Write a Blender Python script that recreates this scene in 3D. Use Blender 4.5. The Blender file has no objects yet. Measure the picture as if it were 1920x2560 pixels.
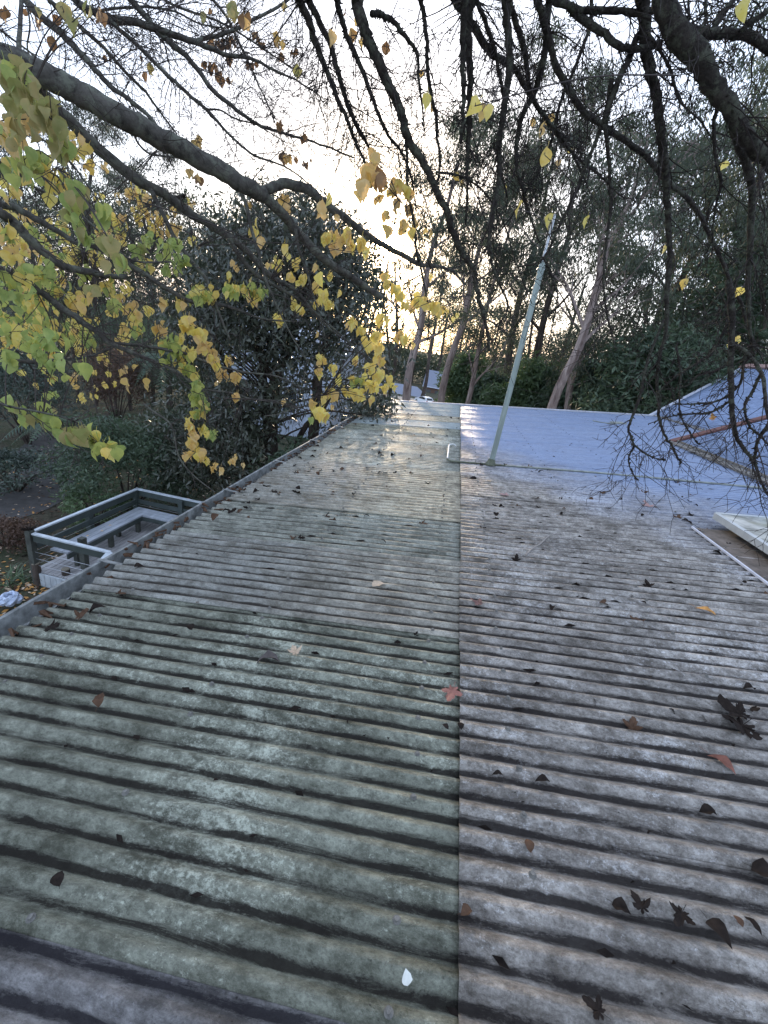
import bpy, math, random
import numpy as np
from math import radians as rad, sin, cos, pi
random.seed(7); rng = np.random.default_rng(7)
S = bpy.context.scene
COL = S.collection

# ---------------------------------------------------------------- camera
F = 1069.0; CX, CY = 960.0, 1280.0            # focal length and centre in photo pixels (1920 x 2560)
def _n(v):
    v = np.array(v, float); return v / np.linalg.norm(v)
_Y = _n((192, 395, -F)); _Z = _n((452, 2674, F)); _Z = _n(_Z - _Y * (_Z @ _Y)); _X = np.cross(_Y, _Z)
R3 = np.array([_X, _Y, _Z])                   # camera axes -> world
CZ = 4.55
CAM = np.array([0, 0, CZ])
cd = bpy.data.cameras.new('camera'); cam = bpy.data.objects.new('camera', cd); COL.objects.link(cam)
S.camera = cam
cd.sensor_fit = 'VERTICAL'; cd.sensor_height = 24.0; cd.lens = F / 2560 * 24.0
cd.clip_start = 0.02; cd.clip_end = 2000
from mathutils import Matrix, Vector
M4 = Matrix.Identity(4)
for i in range(3):
    for j in range(3): M4[i][j] = R3[i][j]
M4.translation = Vector(CAM)
cam.matrix_world = M4
def ray(px, py): return R3 @ np.array([(px - CX) / F, -(py - CY) / F, -1.0])
def at(px, py, d): return CAM + ray(px, py) * d            # a place d metres in front of the lens plane
def on_z(px, py, z):
    r = ray(px, py); return CAM + r * ((z - CZ) / r[2])
def on_y(px, py, y):
    r = ray(px, py); return CAM + r * (y / r[1])

# ---------------------------------------------------------------- sky, sun, exposure
SUN_EL, SUN_AZ = 10.6, -10.7                  # degrees; azimuth clockwise from +Y
W = bpy.data.worlds.new('World'); S.world = W; W.use_nodes = True
nt = W.node_tree; nt.nodes.clear()
out = nt.nodes.new('ShaderNodeOutputWorld'); bg = nt.nodes.new('ShaderNodeBackground')
sky = nt.nodes.new('ShaderNodeTexSky'); sky.sky_type = 'NISHITA'; sky.sun_disc = False
sky.sun_elevation = rad(SUN_EL); sky.sun_rotation = rad(SUN_AZ); sky.air_density = 1.0; sky.dust_density = 2.2; sky.ozone_density = 1.5
sky.altitude = 100
bg.inputs['Strength'].default_value = 0.15
# thin veil of high cloud with the sun's glow in it
tc = nt.nodes.new('ShaderNodeTexCoord')
sd = _n((sin(rad(SUN_AZ)) * cos(rad(SUN_EL)), cos(rad(SUN_AZ)) * cos(rad(SUN_EL)), sin(rad(SUN_EL))))
dp = nt.nodes.new('ShaderNodeVectorMath'); dp.operation = 'DOT_PRODUCT'; dp.inputs[1].default_value = sd
nrm = nt.nodes.new('ShaderNodeVectorMath'); nrm.operation = 'NORMALIZE'
nt.links.new(tc.outputs['Generated'], nrm.inputs[0]); nt.links.new(nrm.outputs[0], dp.inputs[0])
def wmath(op, a, b=None):
    m = nt.nodes.new('ShaderNodeMath'); m.operation = op
    for i, v in enumerate((a, b)):
        if v is None: continue
        if isinstance(v, (int, float)): m.inputs[i].default_value = v
        else: nt.links.new(v, m.inputs[i])
    return m.outputs[0]
mx = wmath('MAXIMUM', dp.outputs['Value'], 0.0)
g1 = wmath('MULTIPLY', wmath('POWER', mx, 4000.0), 400.0)
g2 = wmath('MULTIPLY', wmath('POWER', mx, 260.0), 9.0)
gs = wmath('ADD', g1, g2)
glow = nt.nodes.new('ShaderNodeMix'); glow.data_type = 'RGBA'; glow.blend_type = 'ADD'; glow.inputs[0].default_value = 1.0
vm = nt.nodes.new('ShaderNodeVectorMath'); vm.operation = 'SCALE'; vm.inputs[0].default_value = (1.0, 0.66, 0.34)
nt.links.new(gs, vm.inputs['Scale'])
veil = nt.nodes.new('ShaderNodeMix'); veil.data_type = 'RGBA'; veil.blend_type = 'ADD'; veil.inputs[0].default_value = 1.0
veil.inputs[7].default_value = (2.35, 2.75, 3.6, 1)
dim = nt.nodes.new('ShaderNodeVectorMath'); dim.operation = 'SCALE'; dim.inputs['Scale'].default_value = 0.34
nt.links.new(sky.outputs[0], dim.inputs[0]); nt.links.new(dim.outputs[0], veil.inputs[6])
nt.links.new(veil.outputs[2], glow.inputs[6]); nt.links.new(vm.outputs[0], glow.inputs[7])
nt.links.new(glow.outputs[2], bg.inputs['Color']); nt.links.new(bg.outputs[0], out.inputs[0])
sl = bpy.data.lights.new('sun', 'SUN'); sl.energy = 1.0; sl.angle = rad(0.8); sl.color = (1.0, 0.80, 0.56)
so = bpy.data.objects.new('sun', sl); COL.objects.link(so)
so.rotation_euler = Vector(tuple(sd)).to_track_quat('Z', 'Y').to_euler()
S.view_settings.view_transform = 'Standard'; S.view_settings.look = 'None'; S.view_settings.gamma = 1.0
S.view_settings.use_curve_mapping = False
S.view_settings.exposure = 1.36
S.render.engine = 'CYCLES'
S.cycles.max_bounces = 6; S.cycles.transparent_max_bounces = 6; S.cycles.use_denoising = True

# ---------------------------------------------------------------- materials
def ramp(nt, fac, stops):
    r = nt.nodes.new('ShaderNodeValToRGB'); e = r.color_ramp.elements
    while len(e) < len(stops): e.new(0.5)
    for i, (p, c) in enumerate(stops):
        e[i].position = p; e[i].color = tuple(c) + (1,) if len(c) == 3 else c
    nt.links.new(fac, r.inputs[0]); return r.outputs[0]
class Mat:
    def __init__(s, name, rough=0.8, spec=0.5, metal=0.0):
        s.m = bpy.data.materials.new(name); s.m.use_nodes = True; s.nt = s.m.node_tree
        s.b = s.nt.nodes['Principled BSDF']; s.b.inputs['Roughness'].default_value = rough
        s.b.inputs['Specular IOR Level'].default_value = spec; s.b.inputs['Metallic'].default_value = metal
        s.geo = s.nt.nodes.new('ShaderNodeNewGeometry')
    def pos(s, scale=(1, 1, 1)):
        v = s.nt.nodes.new('ShaderNodeVectorMath'); v.operation = 'MULTIPLY'; v.inputs[1].default_value = scale
        s.nt.links.new(s.geo.outputs['Position'], v.inputs[0]); return v.outputs[0]
    def noise(s, sc, detail=4, rough=0.6, scale=(1, 1, 1), dist=0.0):
        n = s.nt.nodes.new('ShaderNodeTexNoise'); n.inputs['Scale'].default_value = sc; n.inputs['Detail'].default_value = detail
        n.inputs['Roughness'].default_value = rough; n.inputs['Distortion'].default_value = dist
        s.nt.links.new(s.pos(scale), n.inputs['Vector']); return n.outputs['Fac']
    def ramp(s, fac, stops): return ramp(s.nt, fac, stops)
    def mix(s, fac, a, b, mode='MIX'):
        m = s.nt.nodes.new('ShaderNodeMix'); m.data_type = 'RGBA'; m.blend_type = mode
        for i, v in ((0, fac), (6, a), (7, b)):
            if isinstance(v, (int, float)): m.inputs[i].default_value = v
            elif isinstance(v, tuple): m.inputs[i].default_value = v + (1,) if len(v) == 3 else v
            else: s.nt.links.new(v, m.inputs[i])
        return m.outputs[2]
    def math(s, op, a, b=0.0):
        m = s.nt.nodes.new('ShaderNodeMath'); m.operation = op; m.use_clamp = op in ('ADD', 'SUBTRACT')
        for i, v in enumerate((a, b)):
            if isinstance(v, (int, float)): m.inputs[i].default_value = v
            else: s.nt.links.new(v, m.inputs[i])
        return m.outputs[0]
    def attr(s, name):
        a = s.nt.nodes.new('ShaderNodeAttribute'); a.attribute_name = name; return a.outputs['Fac']
    def color(s, c):
        if isinstance(c, tuple): s.b.inputs['Base Color'].default_value = c + (1,)
        else: s.nt.links.new(c, s.b.inputs['Base Color'])
        return s
    def roughin(s, c): s.nt.links.new(c, s.b.inputs['Roughness']); return s
    def bump(s, h, strength=0.4, dist=0.01):
        b = s.nt.nodes.new('ShaderNodeBump'); b.inputs['Strength'].default_value = strength; b.inputs['Distance'].default_value = dist
        s.nt.links.new(h, b.inputs['Height']); s.nt.links.new(b.outputs[0], s.b.inputs['Normal']); return s
    def translucent(s, fac, c):
        t = s.nt.nodes.new('ShaderNodeBsdfTranslucent'); mx = s.nt.nodes.new('ShaderNodeMixShader'); mx.inputs[0].default_value = fac
        if isinstance(c, tuple): t.inputs[0].default_value = c + (1,)
        else: s.nt.links.new(c, t.inputs[0])
        o = s.nt.nodes['Material Output']
        s.nt.links.new(s.b.outputs[0], mx.inputs[1]); s.nt.links.new(t.outputs[0], mx.inputs[2]); s.nt.links.new(mx.outputs[0], o.inputs[0]); return s

def simple(name, c, rough=0.8, var=0.25, sc=6, spec=0.4, metal=0.0, bump=0.0, scale=(1, 1, 1)):
    m = Mat(name, rough, spec, metal)
    n = m.noise(sc, 5, 0.65, scale)
    lo = tuple(x * (1 - var) for x in c); hi = tuple(min(1, x * (1 + var)) for x in c)
    m.color(m.ramp(n, [(0.3, lo), (0.7, hi)]))
    if bump: m.bump(n, bump, 0.02)
    return m.m

def roof_mat(name, clean, dull, grime_shade, lich=(0.40, 0.44, 0.38), lich_amt=0.5, rough=0.5, metal=0.0, mott=True, grime_shade_amt=1.0, fade=None, xgrad=False):
    m = Mat(name, rough, 0.5, metal)
    big = m.noise(1.3, 4, 0.6)
    mid = m.noise(26, 9, 0.82, (0.75, 1.0, 1.0), 0.15)
    fine = m.noise(150, 6, 0.8, (0.7, 1, 1))
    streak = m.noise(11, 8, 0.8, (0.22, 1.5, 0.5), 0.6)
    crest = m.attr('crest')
    f0 = m.math('ADD', m.math('MULTIPLY', mid, 0.55), m.math('MULTIPLY', fine, 0.45))
    base = m.mix(m.ramp(f0, [(0.43, (0, 0, 0)), (0.57, (1, 1, 1))]), dull, clean)
    # pale lichen crust and worn paint
    l1 = m.noise(60, 9, 0.85, (0.8, 1, 1), 0.2)
    lm = m.ramp(m.math('ADD', m.math('MULTIPLY', l1, 0.6), m.math('MULTIPLY', big, 0.4)), [(0.545, (0, 0, 0)), (0.585, (lich_amt,) * 3)])
    base = m.mix(lm, base, lich)
    # darker algae blotches
    al = m.noise(6, 10, 0.84, (0.55, 1.0, 1.0), 0.2)
    am = m.ramp(m.math('ADD', m.math('MULTIPLY', al, 0.7), m.math('MULTIPLY', fine, 0.3)), [(0.455, (0, 0, 0)), (0.58, (0.86 * grime_shade_amt,) * 3)])
    # valley dirt, deepened to paint the shade between ribs; ragged at its edge
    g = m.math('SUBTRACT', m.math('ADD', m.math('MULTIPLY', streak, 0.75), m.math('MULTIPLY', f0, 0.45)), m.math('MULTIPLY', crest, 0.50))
    gm = m.ramp(g, [(0.445, (0, 0, 0)), (0.575, (0.92 * grime_shade_amt,) * 3)])
    if xgrad:     # the paint is less stained towards the seam
        sx = m.nt.nodes.new('ShaderNodeSeparateXYZ'); m.nt.links.new(m.geo.outputs['Position'], sx.inputs[0])
        xm = m.ramp(m.math('ADD', m.math('ADD', m.math('MULTIPLY', sx.outputs['X'], 0.30), 0.45), m.math('MULTIPLY', al, 0.45)), [(0.38, (0.75, 0.75, 0.75)), (0.58, (0, 0, 0))])
        base = m.mix(xm, base, m.mix(m.ramp(f0, [(0.43, (0, 0, 0)), (0.57, (1, 1, 1))]), (0.15, 0.155, 0.14), (0.36, 0.365, 0.34)))
    if fade:      # far sheets: less growth, and blue sky reflection painted into the base colour
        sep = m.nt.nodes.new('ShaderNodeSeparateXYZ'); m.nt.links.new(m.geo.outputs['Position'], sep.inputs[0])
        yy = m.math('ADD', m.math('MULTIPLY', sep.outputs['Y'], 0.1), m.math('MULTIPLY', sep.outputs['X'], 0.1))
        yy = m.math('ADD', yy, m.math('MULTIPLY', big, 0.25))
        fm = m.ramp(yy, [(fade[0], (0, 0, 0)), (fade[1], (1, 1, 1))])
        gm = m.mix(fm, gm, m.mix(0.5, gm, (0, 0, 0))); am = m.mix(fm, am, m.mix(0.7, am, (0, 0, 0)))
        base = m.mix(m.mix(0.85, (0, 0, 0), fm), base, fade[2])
    col = m.mix(am, base, tuple(0.5 * x + 0.25 * y for x, y in zip(dull, grime_shade)))
    col = m.mix(gm, col, grime_shade)
    v = m.nt.nodes.new('ShaderNodeTexVoronoi'); v.inputs['Scale'].default_value = 46; m.nt.links.new(m.pos((0.8, 1, 1)), v.inputs['Vector'])
    sp = m.ramp(v.outputs['Distance'], [(0.06, (1, 1, 1)), (0.13, (0, 0, 0))])
    sp2 = m.ramp(al, [(0.5, (0, 0, 0)), (0.58, (0.85, 0.85, 0.85))])
    col = m.mix(m.mix(1.0, sp, sp2, 'MULTIPLY'), col, (0.03, 0.028, 0.024))
    m.color(col)
    m.roughin(m.ramp(gm, [(0.0, (rough,) * 3), (1.0, (0.95,) * 3)]))
    m.nt.links.new(m.ramp(m.mix(1.0, gm, am, 'LIGHTEN'), [(0.0, (0.55,) * 3), (0.9, (0.04,) * 3)]), m.b.inputs['Specular IOR Level'])
    hh = m.math('ADD', m.math('MULTIPLY', fine, 0.7), m.math('MULTIPLY', mid, 0.7))
    m.bump(hh, 0.9, 0.007)
    return m.m

M = {}
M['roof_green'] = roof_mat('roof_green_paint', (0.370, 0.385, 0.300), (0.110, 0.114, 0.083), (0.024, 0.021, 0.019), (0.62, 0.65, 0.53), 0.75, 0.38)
M['roof_cream'] = roof_mat('roof_cream_paint', (0.50, 0.47, 0.39), (0.20, 0.185, 0.15), (0.040, 0.034, 0.030), (0.64, 0.60, 0.48), 0.7, 0.45, xgrad=True)
M['roof_tan'] = roof_mat('roof_tan_paint', (0.64, 0.57, 0.41), (0.26, 0.225, 0.165), (0.035, 0.030, 0.026), (0.74, 0.68, 0.52), 0.6, 0.42, xgrad=True)
M['roof_sage'] = roof_mat('roof_sage_paint', (0.42, 0.43, 0.36), (0.17, 0.172, 0.14), (0.028, 0.025, 0.022), (0.62, 0.64, 0.54), 0.7, 0.42)
M['roof_mint'] = roof_mat('roof_mint_paint', (0.38, 0.43, 0.43), (0.24, 0.28, 0.275), (0.08, 0.08, 0.075), (0.50, 0.54, 0.53), 0.4, 0.42, grime_shade_amt=0.6)
M['roof_grey'] = roof_mat('roof_zinc', (0.56, 0.520, 0.470), (0.165, 0.145, 0.122), (0.030, 0.026, 0.025), (0.72, 0.70, 0.68), 0.85, 0.33, 0.12, fade=(0.62, 0.86, (0.205, 0.285, 0.46)))  # final tint stands for the blue sky mirrored by the far sheets
M['roof_blue'] = roof_mat('roof_blue_grey', (0.27, 0.35, 0.53), (0.18, 0.24, 0.37), (0.11, 0.13, 0.17), (0.42, 0.48, 0.64), 0.4, 0.38, 0.12, grime_shade_amt=0.75)  # valley tone strengthened so painted shade brings out the ribs
M['roof_violet'] = roof_mat('roof_old_zinc', (0.40, 0.385, 0.375), (0.13, 0.122, 0.115), (0.03, 0.028, 0.032), (0.44, 0.43, 0.46), 0.6, 0.45, 0.12)
M['gutter'] = simple('gutter_paint', (0.24, 0.25, 0.245), 0.6, 0.55, 14, bump=0.3)
M['lead'] = simple('dirty_flashing', (0.20, 0.185, 0.165), 0.8, 0.5, 16, bump=0.3)
M['whiteflash'] = simple('white_flashing', (0.55, 0.58, 0.66), 0.5, 0.15, 8)
M['redflash'] = simple('red_brown_flashing', (0.145, 0.062, 0.052), 0.55, 0.25, 9)
M['pinktile'] = simple('pinkish_ridge_cap', (0.42, 0.27, 0.24), 0.6, 0.25, 9)
M['mast'] = simple('weathered_green_white_paint', (0.34, 0.40, 0.37), 0.55, 0.3, 12, scale=(1, 1, 0.15))
M['mastbase'] = simple('mossy_mast_foot', (0.13, 0.14, 0.10), 0.85, 0.5, 20)
M['galv'] = simple('galvanised_pipe', (0.48, 0.5, 0.52), 0.35, 0.2, 12, metal=0.6)
M['conduit'] = simple('white_conduit', (0.62, 0.63, 0.62), 0.5, 0.2, 20)
M['conduit_old'] = simple('grey_green_conduit', (0.27, 0.29, 0.26), 0.6, 0.4, 14)
M['black'] = simple('black_debris', (0.018, 0.014, 0.012), 0.9, 0.5, 30, spec=0.05)
M['screw'] = simple('zinc_screw', (0.16, 0.155, 0.14), 0.6, 0.4, 90)
M['wash'] = simple('rubber_washer', (0.05, 0.05, 0.05), 0.8, 0.2, 60)
M['deck'] = simple('deck_board', (0.36, 0.35, 0.35), 0.75, 0.35, 5, scale=(6, 0.7, 1), bump=0.2)
M['deckrail'] = simple('green_painted_rail', (0.060, 0.075, 0.070), 0.45, 0.2, 8)
M['railtop'] = simple('worn_top_rail', (0.50, 0.55, 0.59), 0.5, 0.2, 8)
M['bench'] = simple('grey_bench_slat', (0.36, 0.39, 0.43), 0.55, 0.25, 8, scale=(1, 0.3, 1))
M['post'] = simple('old_post', (0.075, 0.08, 0.07), 0.85, 0.4, 8)
M['paleboard'] = simple('pale_skirt_board', (0.48, 0.52, 0.55), 0.7, 0.2, 9)
M['skylight_top'] = None
mm = Mat('dirty_skylight_sheet', 0.6)
a = mm.noise(7, 5, 0.6); b2 = mm.noise(2.2, 3, 0.5)
mm.color(mm.mix(mm.ramp(b2, [(0.5, (0, 0, 0)), (0.62, (1, 1, 1))]), mm.ramp(a, [(0.35, (0.15, 0.16, 0.14)), (0.62, (0.48, 0.49, 0.46))]), (0.17, 0.17, 0.09)))
M['skylight_top'] = mm.m
M['skyframe'] = simple('aluminium_frame', (0.42, 0.45, 0.46), 0.45, 0.15, 10)
M['wall'] = simple('house_wall', (0.30, 0.28, 0.25), 0.85, 0.15, 4)

def bark(name, c1, c2, sc=9, stretch=(1, 1, 0.25), moss=None, bump=0.7):
    m = Mat(name, 0.92, 0.2)
    n = m.noise(sc, 7, 0.7, stretch, 0.5)
    c = m.ramp(n, [(0.35, c1), (0.65, c2)])
    if moss:
        k = m.noise(sc * 0.8, 5, 0.75)
        c = m.mix(m.ramp(k, [(0.48, (0, 0, 0)), (0.62, (0.85, 0.85, 0.85))]), c, moss)
    m.color(c); m.bump(n, bump, 0.02); return m.m
M['bark_gum'] = bark('gum_bark', (0.13, 0.09, 0.078), (0.46, 0.37, 0.33), 5, (1.6, 1.6, 0.22))
M['bark_dark'] = bark('dark_bark', (0.032, 0.025, 0.021), (0.125, 0.10, 0.085), 7)
M['bark_smooth'] = bark('smooth_grey_bark', (0.040, 0.036, 0.032), (0.125, 0.115, 0.100), 16, (1, 1, 1), (0.16, 0.165, 0.13), 0.4)
M['bark_moss'] = bark('mossy_dark_bark', (0.020, 0.017, 0.015), (0.060, 0.050, 0.042), 26, (1, 1, 1), (0.105, 0.110, 0.080), 1.0)
M['twig'] = simple('twig_bark', (0.032, 0.024, 0.021), 0.9, 0.35, 20)
M['twig_l'] = simple('grey_brown_twig', (0.055, 0.043, 0.038), 0.9, 0.35, 20)

def leafmat(name, c1, c2, c3=None, tr=0.35, sc=1.3, rough=0.55, spec=0.4, hf=9):
    m = Mat(name, rough, spec)
    n = m.noise(sc, 3, 0.6); n2 = m.noise(hf, 2, 0.5)
    f = m.math('ADD', m.math('MULTIPLY', n, 0.6), m.math('MULTIPLY', n2, 0.4))
    st = [(0.38, c1), (0.6, c2)]
    if c3: st.append((0.72, c3))
    c = m.ramp(f, st); m.color(c)
    if tr: m.translucent(tr, m.mix(0.5, c, m.mix(1.0, c, (1.6, 1.7, 0.9), 'MULTIPLY')))
    return m.m
M['gumleaf'] = leafmat('gum_foliage', (0.055, 0.068, 0.050), (0.11, 0.13, 0.09), (0.14, 0.16, 0.11), 0.3, 0.6)
M['gumleaf2'] = leafmat('grey_gum_foliage', (0.06, 0.07, 0.058), (0.12, 0.135, 0.105), None, 0.25, 0.5)
M['forest'] = leafmat('forest_foliage', (0.030, 0.042, 0.030), (0.070, 0.090, 0.055), (0.09, 0.115, 0.06), 0.2, 0.35)
M['evergreen'] = leafmat('evergreen_leaf', (0.040, 0.048, 0.034), (0.085, 0.095, 0.066), (0.12, 0.125, 0.10), 0.12, 1.1, 0.3, 0.6, 14)
M['shrub'] = leafmat('shrub_leaf', (0.045, 0.070, 0.045), (0.095, 0.135, 0.080), (0.14, 0.18, 0.11), 0.2, 1.3)
M['shrub_l'] = leafmat('light_shrub_leaf', (0.07, 0.11, 0.06), (0.13, 0.19, 0.09), (0.18, 0.24, 0.12), 0.25, 1.3)
M['conifer'] = leafmat('conifer_foliage', (0.035, 0.052, 0.045), (0.080, 0.105, 0.080), None, 0.1, 1.0)
M['russet'] = leafmat('russet_foliage', (0.07, 0.04, 0.03), (0.14, 0.085, 0.06), None, 0.2, 1.0)
M['fern'] = leafmat('fern_frond', (0.035, 0.065, 0.045), (0.09, 0.13, 0.075), None, 0.25, 1.2)
M['autumn_far'] = leafmat('yellow_autumn_far', (0.30, 0.17, 0.04), (0.42, 0.28, 0.06), None, 0.4, 1.5)
def treeleaf(name, c, edge, tr=0.5):
    m = Mat(name, 0.5, 0.35)
    n = m.noise(28, 4, 0.6); k = m.noise(70, 2, 0.5)
    cc = m.mix(m.ramp(n, [(0.4, (0, 0, 0)), (0.68, (1, 1, 1))]), c, edge)
    cc = m.mix(m.ramp(k, [(0.70, (0, 0, 0)), (0.76, (0.8, 0.8, 0.8))]), cc, (0.10, 0.05, 0.02))
    m.color(cc); m.translucent(tr, cc); m.bump(m.noise(120, 3), 0.2, 0.002); return m.m
LM = {'y': [treeleaf('leaf_yellow', (0.84, 0.68, 0.15), (0.88, 0.76, 0.30)), treeleaf('leaf_golden', (0.82, 0.60, 0.14), (0.86, 0.68, 0.26))],
      'o': [treeleaf('leaf_orange_tan', (0.76, 0.50, 0.19), (0.80, 0.60, 0.30)), treeleaf('leaf_golden_tan', (0.80, 0.56, 0.17), (0.74, 0.50, 0.22))],
      'g': [treeleaf('leaf_green', (0.33, 0.42, 0.13), (0.50, 0.54, 0.18)), treeleaf('leaf_yellow_green', (0.56, 0.58, 0.16), (0.42, 0.47, 0.14))],
      'k': [treeleaf('leaf_olive', (0.33, 0.34, 0.12), (0.46, 0.40, 0.16)), treeleaf('leaf_olive_brown', (0.46, 0.37, 0.16), (0.35, 0.34, 0.13))],
      'b': [treeleaf('leaf_dry_brown', (0.26, 0.14, 0.06), (0.34, 0.20, 0.09), 0.35)]}

# ---------------------------------------------------------------- mesh helpers
def mesh_np(name, V, Fc):
    me = bpy.data.meshes.new(name); V = np.asarray(V, np.float32); Fc = np.asarray(Fc, np.int32); k = Fc.shape[1]
    me.vertices.add(len(V)); me.vertices.foreach_set('co', V.ravel())
    me.loops.add(Fc.size); me.loops.foreach_set('vertex_index', Fc.ravel())
    me.polygons.add(len(Fc)); me.polygons.foreach_set('loop_start', np.arange(0, Fc.size, k, dtype=np.int32))
    me.update(calc_edges=True); me.validate(); return me
def link(name, me, mat=None, parent=None, smooth=False, loc=None):
    o = bpy.data.objects.new(name, me); COL.objects.link(o)
    if me is not None and mat is not None and not me.materials: me.materials.append(mat)
    if smooth and me is not None: me.polygons.foreach_set('use_smooth', [True] * len(me.polygons))
    if parent is not None: o.parent = parent
    if loc is not None: o.location = tuple(loc)
    return o
def tag(o, label=None, cat=None, group=None, kind=None):
    if label: o['label'] = label
    if cat: o['category'] = cat
    if group: o['group'] = group
    if kind: o['kind'] = kind
    return o
def empty(name, loc, label, cat, group=None, rz=0.0):
    o = bpy.data.objects.new(name, None); COL.objects.link(o); o.location = tuple(loc); o.rotation_euler = (0, 0, rz); o.empty_display_size = 0.2
    return tag(o, label, cat, group)
class MB:
    def __init__(s, org=(0, 0, 0)): s.v = []; s.f = []; s.o = np.array(org, float)
    def poly(s, pts):
        i = len(s.v); s.v += [tuple(np.array(p) - s.o) for p in pts]; s.f.append(tuple(range(i, i + len(pts)))); return s
    def box(s, c, d, ax=None):
        c = np.array(c, float) - s.o; d = np.array(d, float) / 2; A = np.eye(3) if ax is None else np.array(ax)
        i = len(s.v)
        for x in (-1, 1):
            for y in (-1, 1):
                for z in (-1, 1): s.v.append(tuple(c + A.T @ (np.array([x, y, z]) * d)))
        for q in ((0, 1, 3, 2), (4, 6, 7, 5), (0, 4, 5, 1), (2, 3, 7, 6), (0, 2, 6, 4), (1, 5, 7, 3)): s.f.append(tuple(i + k for k in q))
        return s
    def bar(s, a, b, w, h, up=(0, 0, 1)):
        a = np.array(a, float); b = np.array(b, float); t = b - a; L = np.linalg.norm(t); t = t / L
        x = np.cross(t, up); x = x / (np.linalg.norm(x) + 1e-9); z = np.cross(x, t)
        return s.box((a + b) / 2, (L, w, h), [t, x, z])
    def tube(s, P, r, n=6, cap=True, jit=0.0):
        P = np.array(P, float) - s.o; m = len(P); r = np.broadcast_to(np.array(r, float), (m,))
        T = np.gradient(P, axis=0); T /= np.linalg.norm(T, axis=1)[:, None] + 1e-9
        ref = np.array([0.3, 0.2, 0.9]); u = np.cross(T[0], ref); u /= np.linalg.norm(u) + 1e-9
        i0 = len(s.v)
        for k in range(m):
            u = u - T[k] * (u @ T[k]); u /= np.linalg.norm(u) + 1e-9; w = np.cross(T[k], u)
            for j in range(n):
                a = 2 * pi * j / n; rr = r[k] * (1 + (random.uniform(-jit, jit) if jit else 0))
                s.v.append(tuple(P[k] + rr * (cos(a) * u + sin(a) * w)))
        for k in range(m - 1):
            for j in range(n):
                a = i0 + k * n + j; b = i0 + k * n + (j + 1) % n; s.f.append((a, b, b + n, a + n))
        if cap: s.f.append(tuple(i0 + j for j in range(n))[::-1]); s.f.append(tuple(i0 + (m - 1) * n + j for j in range(n)))
        return s
    def build(s, name, mat, parent=None, smooth=False, loc=None):
        me = bpy.data.meshes.new(name); me.from_pydata(s.v, [], s.f); me.update()
        return link(name, me, mat, parent, smooth, loc)
def spline(P, per=4):
    P = [np.array(p, float) for p in P]; Q = [2 * P[0] - P[1]] + P + [2 * P[-1] - P[-2]]; o = []
    for i in range(1, len(Q) - 2):
        for k in range(per):
            t = k / per; a, b, c, d = Q[i - 1], Q[i], Q[i + 1], Q[i + 2]
            o.append(0.5 * (2 * b + (c - a) * t + (2 * a - 5 * b + 4 * c - d) * t * t + (3 * b - a - 3 * c + d) * t ** 3))
    o.append(P[-1]); return np.array(o)

# ---------------------------------------------------------------- ground
def gz(x, y):          # height of the land: a shelf round the house, falling away to the drive and the road beyond
    x = np.asarray(x, float); y = np.asarray(y, float)
    t = np.clip((y - 13) / 40, 0, 1); t = t * t * (3 - 2 * t)
    return -3.0 * t - 2.6 * np.clip((y - 53) / 33, 0, 1) + 0.10 * np.sin(x * 0.7 + 1.3) * np.cos(y * 0.55) * np.clip((abs(x) - 5) / 4, 0, 1) + 0.0 * x
m = Mat('leafy_soil', 0.95, 0.2)
n1 = m.noise(0.8, 5, 0.6); n2 = m.noise(14, 5, 0.7)
c = m.ramp(n1, [(0.40, (0.060, 0.052, 0.038)), (0.55, (0.045, 0.058, 0.030)), (0.68, (0.085, 0.072, 0.052))])
c = m.mix(m.ramp(n2, [(0.45, (0, 0, 0)), (0.7, (1, 1, 1))]), c, (0.10, 0.085, 0.06))
m.color(c).bump(n2, 0.8, 0.05)
gx = np.concatenate([np.linspace(-300, -30, 12), np.linspace(-28, 40, 69), np.linspace(45, 300, 12)])
gy = np.concatenate([np.linspace(-60, -10, 6), np.linspace(-8, 80, 89), np.linspace(90, 500, 14)])
GX, GY = np.meshgrid(gx, gy); GZ = gz(GX, GY)
far = np.clip((GY - 180) / 250, 0, 1); GZ = GZ + far * 6
V = np.stack([GX, GY, GZ], -1).reshape(-1, 3); nx = len(gx)
idx = np.arange(len(V)).reshape(len(gy), nx)
Fq = np.stack([idx[:-1, :-1], idx[:-1, 1:], idx[1:, 1:], idx[1:, :-1]], -1).reshape(-1, 4)
tag(link('ground', mesh_np('ground', V, Fq), m.m, None, True), kind='structure')
# dirt path that passes the deck
m = simple('path_dirt', (0.065, 0.062, 0.060), 0.95, 0.3, 5, bump=0.4)
pc = spline([on_z(-250, 1290, 0.0), on_z(20, 1260, 0), on_z(110, 1200, 0), on_z(120, 1130, 0), on_z(160, 1080, 0)], 8)
mb = MB()
for i in range(len(pc) - 1):
    t0 = pc[i + 1] - pc[i]; s0 = np.array([-t0[1], t0[0], 0]); s0 /= np.linalg.norm(s0) + 1e-9
    t1 = pc[min(i + 2, len(pc) - 1)] - pc[min(i + 1, len(pc) - 2)]; s1 = np.array([-t1[1], t1[0], 0]); s1 /= np.linalg.norm(s1) + 1e-9
    q = []
    for p, s_, sg in ((pc[i], s0, -1), (pc[i], s0, 1), (pc[i + 1], s1, 1), (pc[i + 1], s1, -1)):
        w = p + s_ * sg * 0.75; q.append((w[0], w[1], float(gz(w[0], w[1])) + 0.012))
    mb.poly(q)
tag(mb.build('path', m), kind='structure')

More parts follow.
